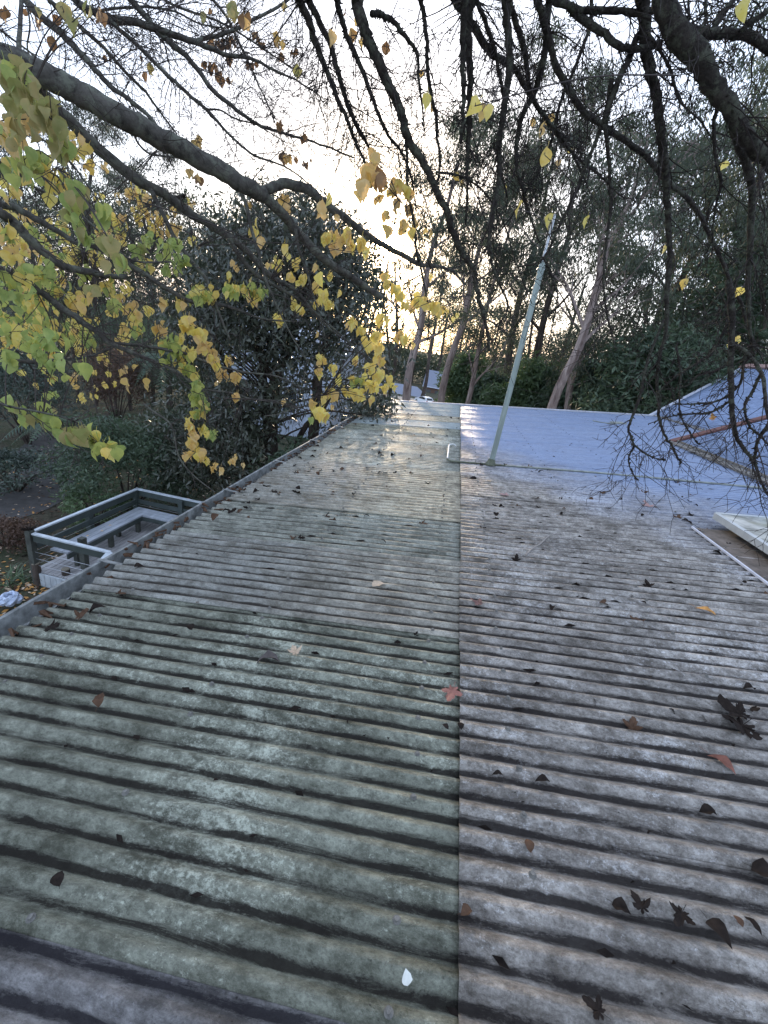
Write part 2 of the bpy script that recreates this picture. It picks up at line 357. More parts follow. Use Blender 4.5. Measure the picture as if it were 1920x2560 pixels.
# ---------------------------------------------------------------- the house and its corrugated roof
TH = rad(6.8); H = 1.27
CU = np.array([cos(TH), 0, sin(TH)]); NU = np.array([-sin(TH), 0, cos(TH)]); YU = np.array([0, 1.0, 0])
def RP(u, y, up=0.0): return CAM + CU * u + YU * y + NU * (up - H)
def roof_uv(px, py, up=0.0):
    r = ray(px, py); t = -(H - up) / (r @ NU); P = r * t; return P @ CU, P[1]
PITCH = 0.0762; AMP = 0.0108
house = empty('house', (1.5, 5.0, 0.0), 'house under the low corrugated iron roof that fills the foreground', 'house')
HO = np.array([1.5, 5.0, 0.0])
def corr_sheet(y0, y1, u0, u1, lift, mat, frame=None, nu=10, seg=8, wob=0.0, thick=0.0025, screws=None, name='roof_sheet', clip=None):
    """one corrugated sheet: its waves run along y, its ribs along the slope"""
    org, ax, yy, nn = frame or (CAM - NU * H, CU, YU, NU)
    ny = max(2, int(round((y1 - y0) / PITCH * seg))) + 1
    ys = np.linspace(y0, y1, ny); us = np.linspace(u0, u1, nu + 1)
    if seg < 6: pass
    ph = 2 * pi * ys / PITCH
    h = AMP * np.cos(ph)
    UU, YY = np.meshgrid(us, ys, indexing='ij')
    HH = np.broadcast_to(h, UU.shape).copy()
    if wob: o1, o2 = random.uniform(0, 6), random.uniform(0, 6); HH += wob * (np.sin(UU * 5.1 + YY * 6.3 + o1) + 0.6 * np.sin(UU * 11 + YY * 23 + o2) + 0.35 * np.sin(UU * 27 + YY * 41 + o1))
    if clip is not None: UU = clip(UU, YY, u0, u1)
    P = org + UU[..., None] * ax + YY[..., None] * yy + (HH + lift)[..., None] * nn - HO
    Q = P - nn * thick
    a = P.reshape(-1, 3); b = Q.reshape(-1, 3); N = len(a)
    id_ = np.arange(N).reshape(UU.shape)
    f = np.stack([id_[:-1, :-1], id_[1:, :-1], id_[1:, 1:], id_[:-1, 1:]], -1).reshape(-1, 4)
    fs = [f, f[:, ::-1] + N]
    for e in (id_[0, :], id_[-1, :][::-1], id_[:, 0][::-1], id_[:, -1]):
        fs.append(np.stack([e[:-1], e[1:], e[1:] + N, e[:-1] + N], -1))
    me = mesh_np(name, np.vstack([a, b]), np.vstack(fs))
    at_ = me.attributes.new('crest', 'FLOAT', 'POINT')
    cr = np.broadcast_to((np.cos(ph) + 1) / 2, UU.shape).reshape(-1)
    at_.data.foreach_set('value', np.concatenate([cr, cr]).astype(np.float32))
    o = link(name, me, mat, house, True)
    return o
# screw: washer and hexagonal head, one mesh shared by all
mbs = MB(); mbs.tube([(0, 0, 0), (0, 0, 0.0022)], [0.0105, 0.0095], 12); mbs.tube([(0, 0, 0.0022), (0, 0, 0.0075)], [0.0062, 0.0058], 6); mbs.tube([(0, 0, .0021), (0, 0, .0034)], [.0078, .0074], 12)
screw_me = bpy.data.meshes.new('roof_screw'); screw_me.from_pydata(mbs.v, [], mbs.f); screw_me.materials.append(M['screw'])
ROT_ROOF = Matrix(((CU[0], 0, NU[0]), (0, 1, 0), (CU[2], 0, NU[2]))).to_4x4()
def screw(parent, u, y, lift):
    yc = round(y / PITCH) * PITCH
    o = bpy.data.objects.new('roof_screw', screw_me); COL.objects.link(o); o.parent = parent
    p = RP(u, yc, AMP + lift + 0.0008) - HO
    mt = ROT_ROOF.copy(); mt.translation = Vector(p); o.matrix_local = mt
SEAM = 0.133 * H; UL = -1.49 * H; UN = 2.87 * H; UF = 3.88 * H
YEND = 11.80
# left-hand sheets, edges where the photo shows the laps
edges = [-1.35, -0.62, 0.13, 0.425, 1.06, 1.765, 2.53, 3.29, 4.05, 4.81, 5.57, 6.33, 7.10, 7.86, 8.62, 9.38, 10.15, 10.95, YEND]
kinds = ['violet', 'violet', 'violet', 'green', 'green', 'cream', 'sage', 'tan', 'tan', 'sage', 'sage', 'sage', 'green', 'mint', 'tan', 'mint', 'mint', 'mint']
for i, k in enumerate(kinds):
    y0, y1 = edges[i], edges[i + 1]
    y0 = round(y0 / PITCH) * PITCH - PITCH * 0.30; y1 = round(y1 / PITCH) * PITCH + PITCH * 0.28
    if i == len(kinds) - 1: y1 = YEND
    near = y0 < 3.5
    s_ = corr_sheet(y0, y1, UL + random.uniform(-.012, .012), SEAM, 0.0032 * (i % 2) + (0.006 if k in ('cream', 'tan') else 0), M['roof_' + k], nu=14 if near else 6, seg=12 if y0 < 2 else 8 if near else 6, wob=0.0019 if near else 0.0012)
    if k in ('cream', 'tan'): s_['label'] = 'cream coloured corrugated sheet among the green ones'
    if y0 > -0.5 and y0 < 4.5:
        for ur in (-1.62, -0.85, -0.02):
            yy = y0 + 0.06
            while yy < y1:
                screw(s_, ur + random.uniform(-.012, .012), yy, 0.0032 * (i % 2) + (0.006 if k in ('cream', 'tan') else 0)); yy += PITCH * 2 * random.choice((1, 1, 2))
# right-hand sheets: they overlap the left ones along the seam
yy0 = -1.35; j = 0
while yy0 < YEND - 0.3:
    yy1 = min(yy0 + 0.762, YEND)
    a0 = round(yy0 / PITCH) * PITCH - PITCH * 0.30; a1 = min(round(yy1 / PITCH) * PITCH + PITCH * 0.28, YEND)
    near = a0 < 3.5
    ur = UN + 0.02 if a0 < 7.6 else UF + 0.03
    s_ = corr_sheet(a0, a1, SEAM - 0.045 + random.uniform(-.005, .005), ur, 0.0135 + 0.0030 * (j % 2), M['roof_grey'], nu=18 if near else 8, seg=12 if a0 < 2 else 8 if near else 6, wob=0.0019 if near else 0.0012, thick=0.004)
    if a0 > -0.5 and a0 < 5.0:
        for u_ in (0.30, 1.16, 2.02):
            q = a0 + 0.06
            while q < a1:
                screw(s_, u_ + random.uniform(-.012, .012), q, 0.0125 + 0.0030 * (j % 2)); q += PITCH * 2 * random.choice((1, 1, 2))
    yy0 += 0.762; j += 1
# distant screw heads read as dotted lines
mb = MB(HO)
for u_ in (-0.9, 0.32, 1.15, 2.0, 2.85, 3.7):
    q = 5.2
    while q < 11.6:
        if not (u_ > UN and q < 7.9):
            yc = round(q / PITCH) * PITCH; p = RP(u_ + random.uniform(-.01, .01), yc, AMP + 0.014); mb.box(p, (0.012, 0.012, 0.009))
        q += PITCH * 3
tag(mb.build('roof_screw', M['wash'], house), kind='stuff')
# far edge: white capping along the end of the roof
mb = MB(HO); mb.bar(RP(UL - 0.02, YEND + 0.02, 0.020), RP(UF + 0.05, YEND + 0.02, 0.020), 0.09, 0.028, NU)
mb.bar(RP(UL - 0.02, YEND + 0.055, -0.06), RP(UF + 0.05, YEND + 0.055, -0.06), 0.02, 0.13, NU); mb.build('verge_flashing', M['whiteflash'], house)
# gutter along the eaves
prof = [(-0.012, 0.0), (0.0, -0.012), (0.0, -0.085), (-0.115, -0.085), (-0.118, 0.012), (-0.132, 0.016), (-0.134, 0.004), (-0.124, 0.0), (-0.122, -0.092), (0.006, -0.092), (0.006, 0.0)]
mb = MB(HO); g0 = UL - 0.0; ysg = np.linspace(-1.6, YEND + 0.1, 40)
for a_, b_ in zip(ysg[:-1], ysg[1:]):
    for p, q in zip(prof[:-1], prof[1:]):
        f = lambda pr, y: CAM + np.array([(g0) * CU[0] + pr[0], y, g0 * CU[2] - H * NU[2] + pr[1] - 0.005 + 0.004 * sin(y * 1.7)]) + np.array([-H * NU[0], 0, 0])
        mb.poly([f(p, a_), f(q, a_), f(q, b_), f(p, b_)])
mb.build('gutter', M['gutter'], house)
# gutter brackets / joints
for yb in (0.55, 2.0, 3.45, 4.6, 5.9, 7.2, 8.6, 10.0):
    mb = MB(HO); c0 = CAM + np.array([g0 * CU[0] - 0.066 - H * NU[0], yb, g0 * CU[2] - H * NU[2] + 0.012]); mb.box(c0, (0.15, 0.022, 0.006)); mb.build('gutter_bracket', M['gutter'], house)
# walls and fascia under the roof
mb = MB(HO)
zt = lambda u: CZ + u * sin(TH) - H * cos(TH) - 0.05
def prism(xa, xb, ya, yb):
    ua, ub = xa / CU[0], xb / CU[0]
    p = [(xa, ya, 0), (xb, ya, 0), (xb, yb, 0), (xa, yb, 0)]; t = [(xa, ya, zt(ua) - .1), (xb, ya, zt(ub) - .1), (xb, yb, zt(ub) - .1), (xa, yb, zt(ua) - .1)]
    b = [np.array(v) + (0, 0, -4.5 if v[1] > 8 else -0.3) for v in p]
    for i in range(4): mb.poly([b[i], b[(i + 1) % 4], t[(i + 1) % 4], t[i]])
    mb.poly(t)
prism(-1.25, 4.7, -1.3, 11.5); mb.build('wall', M['wall'], house)
# dark eaves boards
mb = MB(HO); x0 = g0 * CU[0] - H * NU[0] * 1 + 0.012
mb.box((x0 + 0.006, 5.2, CZ + g0 * CU[2] - H * NU[2] - 0.10), (0.02, 13.0, 0.14)); mb.build('fascia', M['mastbase'], house)

# the steeper roofs on the right: near one starts at the valley, far one stands further back
PH = rad(27.3); AX2 = np.array([cos(PH), 0, sin(PH)]); N2 = np.array([-sin(PH), 0, cos(PH)])
base_near = RP(UN, 0, 0.01) * [1, 0, 1]
YB = 7.88
fr = (base_near, AX2, YU, N2)
y0 = YB - 0.762 * 12
for i in range(12):
    a0 = y0 + i * 0.762
    corr_sheet(a0 - 0.02, a0 + 0.762 + 0.02 if i < 11 else YB, 0.03, 4.5, 0.002 * (i % 2), M['roof_blue'], frame=fr, nu=4, seg=6)
base_far = RP(UF, 0, 0.01) * [1, 0, 1]
fr2 = (base_far, AX2, YU, N2)
def on_far(px, py):
    r = ray(px, py); t = ((base_far - CAM) @ N2) / (r @ N2); P = CAM + r * t; return (P - base_far) @ AX2, P[1]
e0 = on_far(1625, 1040); e1 = on_far(1862, 918)
k_ = (e1[1] - e0[1]) / (e1[0] - e0[0])      # the raking edge
def clipf(UU, YY, u0, u1):
    lo = np.maximum(u0, (YY - e0[1]) / k_) ; return lo + (UU - u0) / (u1 - u0) * np.maximum(e1[0] - lo, 0.01)
ys_ = YB + 0.02; i = 0
while ys_ < e1[1] - 0.02:
    a1 = min(ys_ + 0.762, e1[1])
    corr_sheet(ys_, a1, 0.03, e1[0], 0.002 * (i % 2), M['roof_blue'], frame=fr2, nu=6, seg=6, clip=clipf); ys_ = a1; i += 1
def FP(u, y, up=0.0): return base_far + AX2 * u + YU * y + N2 * up
mb = MB(HO); mb.bar(FP(e0[0], e0[1] + .03, .01), FP(e1[0], e1[1] + .03, .01), 0.10, 0.03, N2); mb.build('raking_flashing', M['whiteflash'], house)
mb = MB(HO); mb.bar(FP(e1[0] + .02, e1[1] + .1, .03), FP(e1[0] + .02, YB - .5, .03), 0.24, 0.05, N2); mb.build('ridge_cap', M['pinktile'], house)
def NP(u, y, up=0.0): return base_near + AX2 * u + YU * y + N2 * up
mb = MB(HO); mb.bar(NP(0.0, YB + .01, .022), NP(4.6, YB + .01, .022), 0.15, 0.03, N2); mb.bar(NP(0.0, YB + .09, -.08), NP(4.6, YB + .09, -.08), 0.02, 0.20, N2); mb.build('barge_flashing', M['redflash'], house)
# gable wall below the barge and outer walls
mb = MB(HO)
zt2 = lambda u: base_near[2] + u * sin(PH) - 0.06
X0 = base_near[0] + 0.3; X1 = base_near[0] + 4.4 * cos(PH)
mb.poly([(X0, YB - .15, -1), (X1, YB - .15, -1), (X1, YB - .15, zt2(4.4)), (X0, YB - .15, zt2(0.33))])
mb.poly([(X1, -1.3, -1), (X1, YB - .15, -1), (X1, YB - .15, zt2(4.4)), (X1, -1.3, zt2(4.4))])
mb.poly([(X0, -1.25, -1), (X1, -1.25, -1), (X1, -1.25, zt2(4.4)), (X0, -1.25, zt2(0.33))])
mb.build('gable_wall', M['wall'], house)
# valley gutter between the roofs
mb = MB(HO)
for u_, w_, h_, up_ in ((UN - 0.02, 0.14, 0.012, 0.028), (UN - 0.095, 0.012, 0.03, 0.036), (UN + 0.055, 0.012, 0.05, 0.045)):
    mb.bar(RP(u_, -1.3, up_), RP(u_, YB + .05, up_), w_, h_, NU)
mb.build('valley_gutter', M['lead'], house)
mb = MB(HO); mb.bar(RP(UF - 0.01, YB + .1, 0.026), RP(UF - 0.01, YEND, 0.026), 0.10, 0.012, NU); mb.build('valley_gutter', M['lead'], house)
mb = MB(HO)
for k in range(170):      # leaf mould caught in the valley
    y_ = random.uniform(2.5, 11.6); u_ = (UN if y_ < YB else UF) + random.uniform(-0.13, 0.10); p = RP(u_, y_, 0.045)
    mb.box(p, (random.uniform(.02, .07), random.uniform(.02, .06), 0.012), [_n((1, random.uniform(-1, 1), .1)), _n((random.uniform(-1, 1), 1, 0)), (0, 0, 1)])
tag(mb.build('leaf_mould', M['lead'], house), kind='stuff')
mb = MB(HO)      # crumbs of rotten leaf washed into the grooves
for k in range(2600):
    y_ = 0.5 + 9.5 * random.random() ** 0.75; u_ = random.uniform(UL, 2.9); cl_ = sin(u_ * 3.1 + 2 * sin(y_ * 1.7)) + sin(y_ * 2.3 + u_)
    if random.random() > .35 + .3 * cl_: continue
    y_ = (round(y_ / PITCH - .5) + .5) * PITCH + random.uniform(-.012, .012); l_ = random.uniform(.006, .035) * (.5 + min(1, y_ / 4)); p = RP(u_, y_, -.001 + (.012 if u_ > SEAM else 0)); a_ = random.uniform(-.5, .5)
    d_ = CU * cos(a_) + YU * sin(a_); e_ = YU * cos(a_) - CU * sin(a_); w_ = random.uniform(.25, .6)
    mb.poly([p - d_ * l_, p + e_ * l_ * w_ + NU * random.uniform(0, .008), p + d_ * l_ + NU * random.uniform(0, .006), p - e_ * l_ * w_ + NU * random.uniform(0, .008)])
o = mb.build('leaf_crumbs', M['black'], house); tag(o, kind='stuff')
# low bump of a patched sheet near the far edge
a_ = roof_uv(1485, 1057); b_ = roof_uv(1565, 1062)
mb = MB(HO); mb.tube(spline([RP(a_[0], a_[1] + .1, .03), RP(a_[0] + .2, a_[1] - .15, .03), RP(b_[0] - .1, b_[1] - .1, .03), RP(b_[0], b_[1], .03)], 4), 0.012, 6)
mb.bar(RP(a_[0] + .35, a_[1] - .05, .03), RP(b_[0] - .05, b_[1], .03), .22, .03, NU); mb.build('roof_patch', M['conduit_old'], house)

# ---------------------------------------------------------------- things on the roof
# mast
mbase = RP(*roof_uv(1225, 1167), 0.0)
ptop = on_y(1357, 655, mbase[1]); hm = ptop[2] - mbase[2]; mast_top = mbase + np.array([ptop[0] - mbase[0], 0, hm])
mast = empty('roof_mast', mbase, 'tall pale green steel post standing on the roof with a thin pipe at its top', 'mast')
mb = MB(mbase)
t_ = _n(mast_top - mbase)
mb.bar(mbase + t_ * 0.0, mast_top, 0.036, 0.056, (1, 0, 0)); mb.build('post', M['mast'], mast)
mb = MB(mbase)
for s_ in (-1, 1): mb.bar(mbase + t_ * .0 + np.array([s_ * 0.027, -0.020, 0]), mast_top + np.array([s_ * 0.027, -0.020, 0]), 0.009, 0.006, (1, 0, 0))
mb.build('post_flange', M['mast'], mast)
mb = MB(mbase); pt2 = on_y(1388, 535, mbase[1]); mb.tube([mast_top - t_ * .35 + (0, 0.04, 0), mast_top + (pt2 - mast_top) * 0.5 + (0, .04, 0), pt2], [0.014, .013, .012], 8); mb.build('pipe', M['galv'], mast)
for k in (0.0, -.18):
    mb = MB(mbase); mb.box(mast_top + t_ * (k - .06) + np.array([0, .02, 0]), (.075, .06, .014)); mb.build('clamp', M['galv'], mast)
mb = MB(mbase); mb.box(mbase + np.array([0, 0, 0.03]), (0.12, 0.09, 0.03), [CU, YU, NU]); mb.tube([mbase + (0, 0, .03), mbase + (0, 0, .10)], [.062, .038], 10); mb.build('base_plate', M['mastbase'], mast)
# conduit
cu0 = roof_uv(1122, 1120); cu1 = roof_uv(1122, 1157)
ccx = cu0[0]
cond = empty('conduit_pipe', RP(cu0[0], cu1[1]), 'white conduit pipe beside the roof seam, running on past the mast foot', 'pipe')
OC = RP(cu0[0], cu1[1])
mb = MB(OC); mb.tube(spline([RP(ccx + .10, cu0[1] + .03, .02), RP(ccx + .07, cu0[1] + .05, .045), RP(ccx + .015, cu0[1] + .03, .045), RP(ccx, cu0[1] - .06, .038), RP(ccx, cu0[1] - .5, .035), RP(ccx, cu1[1] + .06, .035)], 5), 0.011, 8); mb.build('upright_pipe', M['conduit'], cond, True)
mb = MB(OC); mb.tube(spline([RP(ccx, cu1[1] + .06, .035), RP(ccx + .03, cu1[1] - .005, .03), RP(ccx + .15, cu1[1] - .02, .026), RP(ccx + .7, cu1[1] - .03, .026)], 4), .012, 8); mb.build('elbow', M['mastbase'], cond, True)
mb = MB(OC); ye = roof_uv(1900, 1226)[1]
mb.tube([RP(ccx + .7, cu1[1] - .03, .026), RP(1.5, cu1[1] - .03, .028), RP(2.4, (cu1[1] + ye) / 2, .028), RP(UN - .1, ye - .02, .030)], .012, 8); mb.build('long_pipe', M['conduit_old'], cond, True)
# skylight box at the right
sk0 = roof_uv(1792, 1280, 0.14); sk1 = roof_uv(1920, 1372, 0.14)
su = sk0[0]; sy = sk0[1]; SO = RP(su + .5, sy - 1.0)
sky_o = empty('skylight', SO, 'raised flat skylight with pale metal edge and mossy stains at the right', 'skylight')
U1 = su + 1.05; Y0s = sy - 2.4
mb = MB(SO); mb.box((RP(su, sy, .125) + RP(U1, Y0s, .125)) / 2, (U1 - su - .04, sy - Y0s - .04, .012), [CU, YU, NU]); mb.build('panel', M['skylight_top'], sky_o)
mb = MB(SO)
for a_, b_ in (((su, sy), (su, Y0s)), ((su, Y0s), (U1, Y0s)), ((U1, Y0s), (U1, sy)), ((U1, sy), (su, sy))):
    mb.bar(RP(a_[0], a_[1], .108), RP(b_[0], b_[1], .108), .035, .052, NU)
mb.build('frame', M['skyframe'], sky_o)
mb = MB(SO)
for a_, b_ in (((su + .09, sy - .09), (su + .09, Y0s + .09)), ((su + .09, Y0s + .09), (U1 - .09, Y0s + .09)), ((U1 - .09, Y0s + .09), (U1 - .09, sy - .09)), ((U1 - .09, sy - .09), (su + .09, sy - .09))):
    mb.bar(RP(a_[0], a_[1], .045), RP(b_[0], b_[1], .045), .02, .09, NU)
mb.build('kerb', M['mastbase'], sky_o)
mb = MB(SO); fl = roof_uv(1690, 1295, .01); mb.box((RP(fl[0], sy - .12, .024) + RP(su + .2, Y0s, .024)) / 2, (su + .2 - fl[0], sy - .12 - Y0s, .008), [CU, YU, NU]); mb.build('apron_flashing', simple('stained_apron', (.12, .105, .095), .8, .5, 12), sky_o)
mb = MB(SO); mb.bar(RP(fl[0], sy - .12, .032), RP(fl[0], Y0s, .032), .012, .014, NU); mb.build('apron_lip', M['whiteflash'], sky_o)

# fallen leaves
def blade(kind):
    """outline of a leaf in its own plane: y along its length 0..1"""
    if kind == 'oval':
        t = np.linspace(0, 1, 7); w = np.sin(pi * t ** 0.8) * 0.36; w[0] = w[-1] = 0
    elif kind == 'heart':
        t = np.array([0, .06, .2, .4, .6, .8, 1.0]); w = np.array([0.0, .22, .36, .37, .27, .11, 0.0])
    else:
        t = np.linspace(0, 1, 7); w = np.sin(pi * t) * 0.22; w[0] = w[-1] = 0
    return t, w
def leaf_mesh(name, kind, mat, fold=0.25, curl=0.3, seed=0, stalk=True):
    r_ = random.Random(seed); t, w = blade(kind); v = []; f = []
    for i, (a, b) in enumerate(zip(t, w)):
        z = -curl * (a - .5) ** 2 * 2; jl, jr = r_.uniform(.88, 1.12), r_.uniform(.88, 1.12)
        v += [(-b * jl, a, z + b * fold * r_.uniform(.6, 1.4)), (0, a, z), (b * jr, a, z + b * fold * r_.uniform(.6, 1.4))]
    for i in range(len(t) - 1):
        k = i * 3; f += [(k, k + 1, k + 4, k + 3), (k + 1, k + 2, k + 5, k + 4)]
    if stalk:
        k = len(v); v += [(-.012, 0, 0), (.012, 0, 0), (.010, -.32, .04), (-.010, -.32, .04)]; f.append((k, k + 1, k + 2, k + 3))
    me = bpy.data.meshes.new(name); me.from_pydata(v, [], f); me.materials.append(mat); me.polygons.foreach_set('use_smooth', [True] * len(me.polygons)); return me
def maple_mesh(name, mat, seed=0, curl=.25):
    r_ = random.Random(seed); pts = []
    lobes = [(-140, .42), (-75, .72), (0, 1.0), (75, .72), (140, .42)]
    ang = []
    for i, (a, L) in enumerate(lobes):
        for da, m_ in ((-30, .50), (-22, .74), (-15, .70), (-10, .88), (0, 1.0), (10, .88), (15, .70), (22, .74), (30, .50)):
            ang.append((a + da, L * m_ * r_.uniform(.93, 1.07)))
        if i < 4: ang.append((a + 37, .38))
    v = [(0, 0, 0)]; f = []
    for a, L in ang:
        z = curl * L * L * (0.5 + .5 * sin(rad(a) * 2.3 + seed)); v.append((L * sin(rad(a)) * .75, L * cos(rad(a)) * .75, z + r_.uniform(-.04, .04)))
    for i in range(1, len(v) - 1): f.append((0, i, i + 1))
    k = len(v); v += [(-.012, 0, 0), (.012, 0, 0), (.01, -.5, .05), (-.01, -.5, .05)]; f.append((k, k + 1, k + 2, k + 3))
    me = bpy.data.meshes.new(name); me.from_pydata(v, [], f); me.materials.append(mat); return me
FM = {'dark': simple('rotten_leaf', (0.024, 0.018, 0.015), 0.8, 0.5, 50, spec=0.08), 'brown': simple('brown_fallen_leaf', (0.095, 0.055, 0.035), 0.75, 0.35, 50, spec=0.12),
      'red': simple('red_maple_leaf', (0.30, 0.13, 0.10), 0.65, 0.3, 40), 'pale': simple('pale_fallen_leaf', (0.55, 0.42, 0.30), 0.7, 0.25, 40),
      'orange': simple('orange_fallen_leaf', (0.50, 0.25, 0.07), 0.7, 0.3, 40), 'white': simple('white_chip', (0.72, 0.72, 0.66), 0.6, 0.1, 60), 'pink': simple('pinkish_fallen_leaf', (0.38, 0.24, 0.22), 0.7, 0.25, 40)}
def lay(me, px, py, size, rot, label, cat='leaf', group=None, tilt=(0, 0), lift=0.012, uv=None, name='fallen_leaf'):
    u, y = uv or roof_uv(px, py, .01)
    o = link(name, me); p = RP(u, y, AMP + .008 + lift)
    mt = Matrix.Translation(Vector(p)) @ ROT_ROOF @ Matrix.Rotation(rot, 4, 'Z') @ Matrix.Rotation(tilt[0], 4, 'X') @ Matrix.Rotation(tilt[1], 4, 'Y') @ Matrix.Diagonal((size, size, size, 1))
    o.matrix_world = mt; return tag(o, label, cat, group)
lay(maple_mesh('fallen_leaf', FM['red'], 1, .2), 1130, 1737, .085, 2.9, 'red lobed leaf lying just left of the seam in the middle of the roof', tilt=(-.15, .1))
lay(maple_mesh('fallen_leaf', simple('dull_red_leaf', (.19, .10, .085), .7, .3, 40), 3, .35), 1197, 1516, .075, 1.2, 'dull brown red lobed leaf just right of the roof seam')
lay(maple_mesh('fallen_leaf', FM['pale'], 5, .6), 738, 1640, .065, .6, 'pale orange lobed leaf standing up beside a grey curled one')
lay(leaf_mesh('fallen_leaf', 'oval', simple('grey_curled_leaf', (.10, .085, .08), .8, .3, 40), .5, .5, 4), 700, 1652, .10, 1.9, 'grey brown curled leaf lying against the pale orange one', tilt=(0, .3))
lay(leaf_mesh('fallen_leaf', 'heart', FM['pale'], .35, .2, 8), 930, 1470, .085, -1.1, 'pale cream leaf lying flat on the left half of the roof')
lay(maple_mesh('fallen_leaf', FM['pink'], 9, .4), 1622, 1270, .11, .3, 'pinkish lobed leaf on the grey roof between mast and skylight')
lay(maple_mesh('fallen_leaf', FM['pale'], 11, .4), 1222, 1207, .07, .3, 'small pale orange leaf below the foot of the mast')
lay(maple_mesh('fallen_leaf', FM['pink'], 12, .4), 1266, 1243, .09, 1.3, 'pale pink leaf lying to the right below the mast foot')
lay(leaf_mesh('fallen_leaf', 'thin', FM['orange'], .5, .2, 13), 1735, 1524, .10, -2.2, 'narrow orange leaf among dark rotten ones near the right edge')
lay(leaf_mesh('fallen_leaf', 'thin', simple('rusty_leaf', (.20, .08, .055), .7, .3, 40), .8, .3, 14), 1765, 1893, .085, -2.4, 'rusty red folded leaf at the lower right')
lay(leaf_mesh('fallen_leaf', 'oval', FM['white'], .2, .1, 15, False), 1018, 2480, .030, .4, 'small white flake at the bottom left of the seam', 'flake', tilt=(.9, 0), name='white_flake')
lay(leaf_mesh('fallen_leaf', 'heart', FM['dark'], .6, .4, 16), 1528, 2265, 0.043, -1.9, 'large black curled leaf left of a black pair at lower right', lift=.006)
lay(maple_mesh('fallen_leaf', FM['dark'], 17, .5), 1600, 2282, .050, .4, 'crumpled black leaf tucked in a groove right of the black curled leaf')
lay(maple_mesh('fallen_leaf', FM['dark'], 18, .5), 1698, 2296, .055, 2.4, 'left one of two big black leaves touching at lower right')
lay(leaf_mesh('fallen_leaf', 'heart', FM['dark'], .7, .2, 19), 1762, 2310, 0.058, -2.6, 'right one of two big black leaves touching at lower right')
lay(leaf_mesh('fallen_leaf', 'oval', FM['brown'], .4, .3, 20), 1852, 2330, 0.025, .4, 'small oval brown leaf right of the big black pair')
lay(leaf_mesh('fallen_leaf', 'thin', FM['dark'], .7, .3, 21), 1900, 2350, 0.040, .5, 'thin black curled leaf at the right edge beside small oval one')
lay(leaf_mesh('fallen_leaf', 'oval', FM['brown'], .7, .6, 22), 1150, 2296, 0.032, -1.1, 'brown curled leaf on the seam near the bottom')
lay(maple_mesh('fallen_leaf', FM['dark'], 23, .4), 1492, 2540, .045, 1.1, 'square looking black leaf at the bottom edge')
lay(leaf_mesh('fallen_leaf', 'oval', FM['brown'], .3, .5, 24), 1325, 2140, 0.036, .2, 'brown leaf on a crest in the lower middle right')
lay(maple_mesh('fallen_leaf', FM['dark'], 25, .5), 1845, 1795, .11, .8, 'long black ragged leaf high at the right edge')
lay(maple_mesh('fallen_leaf', FM['dark'], 26, .5), 1850, 1825, .13, 2.2, 'widest black ragged leaf just under the long black ragged one')
lay(leaf_mesh('fallen_leaf', 'oval', FM['dark'], .6, .5, 27), 1885, 1728, 0.050, 1.7, 'black leaf cupped upward near the right edge')
lay(leaf_mesh('fallen_leaf', 'oval', FM['dark'], .8, .5, 28), 1745, 2035, 0.050, -1.6, 'black leaf folded into a groove at middle right')
lay(leaf_mesh('fallen_leaf', 'heart', FM['dark'], .6, .4, 29), 1875, 2180, 0.065, -1.8, 'brown black folded leaf at right edge above the thin curled one')
lay(leaf_mesh('fallen_leaf', 'oval', FM['brown'], .4, .4, 30), 246, 1778, 0.054, .3, 'brown round leaf on the green left part of the roof', tilt=(.5, 0))
lay(leaf_mesh('fallen_leaf', 'heart', FM['dark'], .4, .4, 31), 480, 1580, 0.047, .9, 'dark round leaf standing on the left green sheets')
lay(leaf_mesh('fallen_leaf', 'oval', FM['dark'], .4, .4, 32), 152, 2225, 0.040, .9, 'dark leaf at the lower left of the roof')
lay(leaf_mesh('fallen_leaf', 'oval', FM['dark'], .4, .4, 33), 1152, 1832, 0.032, .2, 'black leaf touching the seam right of a second black one')
lay(leaf_mesh('fallen_leaf', 'oval', FM['dark'], .4, .4, 34), 1120, 1832, 0.029, .9, 'black leaf a hand left of the one touching the seam')
lay(leaf_mesh('fallen_leaf', 'thin', FM['dark'], .8, .4, 35), 1335, 1960, 0.050, -1.4, 'black sliver of leaf in a groove right of the seam')
lay(leaf_mesh('fallen_leaf', 'thin', FM['dark'], .8, .4, 36), 1228, 1945, 0.036, -1.4, 'small black sliver beside the seam in a groove')
lay(maple_mesh('fallen_leaf', FM['orange'], 37, .4), 0, 0, .10, .3, 'rust orange lobed leaf on the steep blue roof at right', uv=(0, 0))
o_ = bpy.data.objects[-1] if False else [o for o in COL.objects if o.get('label', '').startswith('rust orange lobed')][0]
q = (lambda r: CAM + r * (((base_near - CAM) @ N2) / (r @ N2)))(ray(1782, 1046)); o_.matrix_world = Matrix.Translation(Vector(at(1782, 1046, 3.4))) @ Matrix.Rotation(rad(80), 4, 'X') @ Matrix.Rotation(.5, 4, 'Z') @ Matrix.Diagonal((.06, .06, .06, 1))
o_['label'] = 'rust orange lobed leaf caught on a bare twig in front of the steep blue roof'
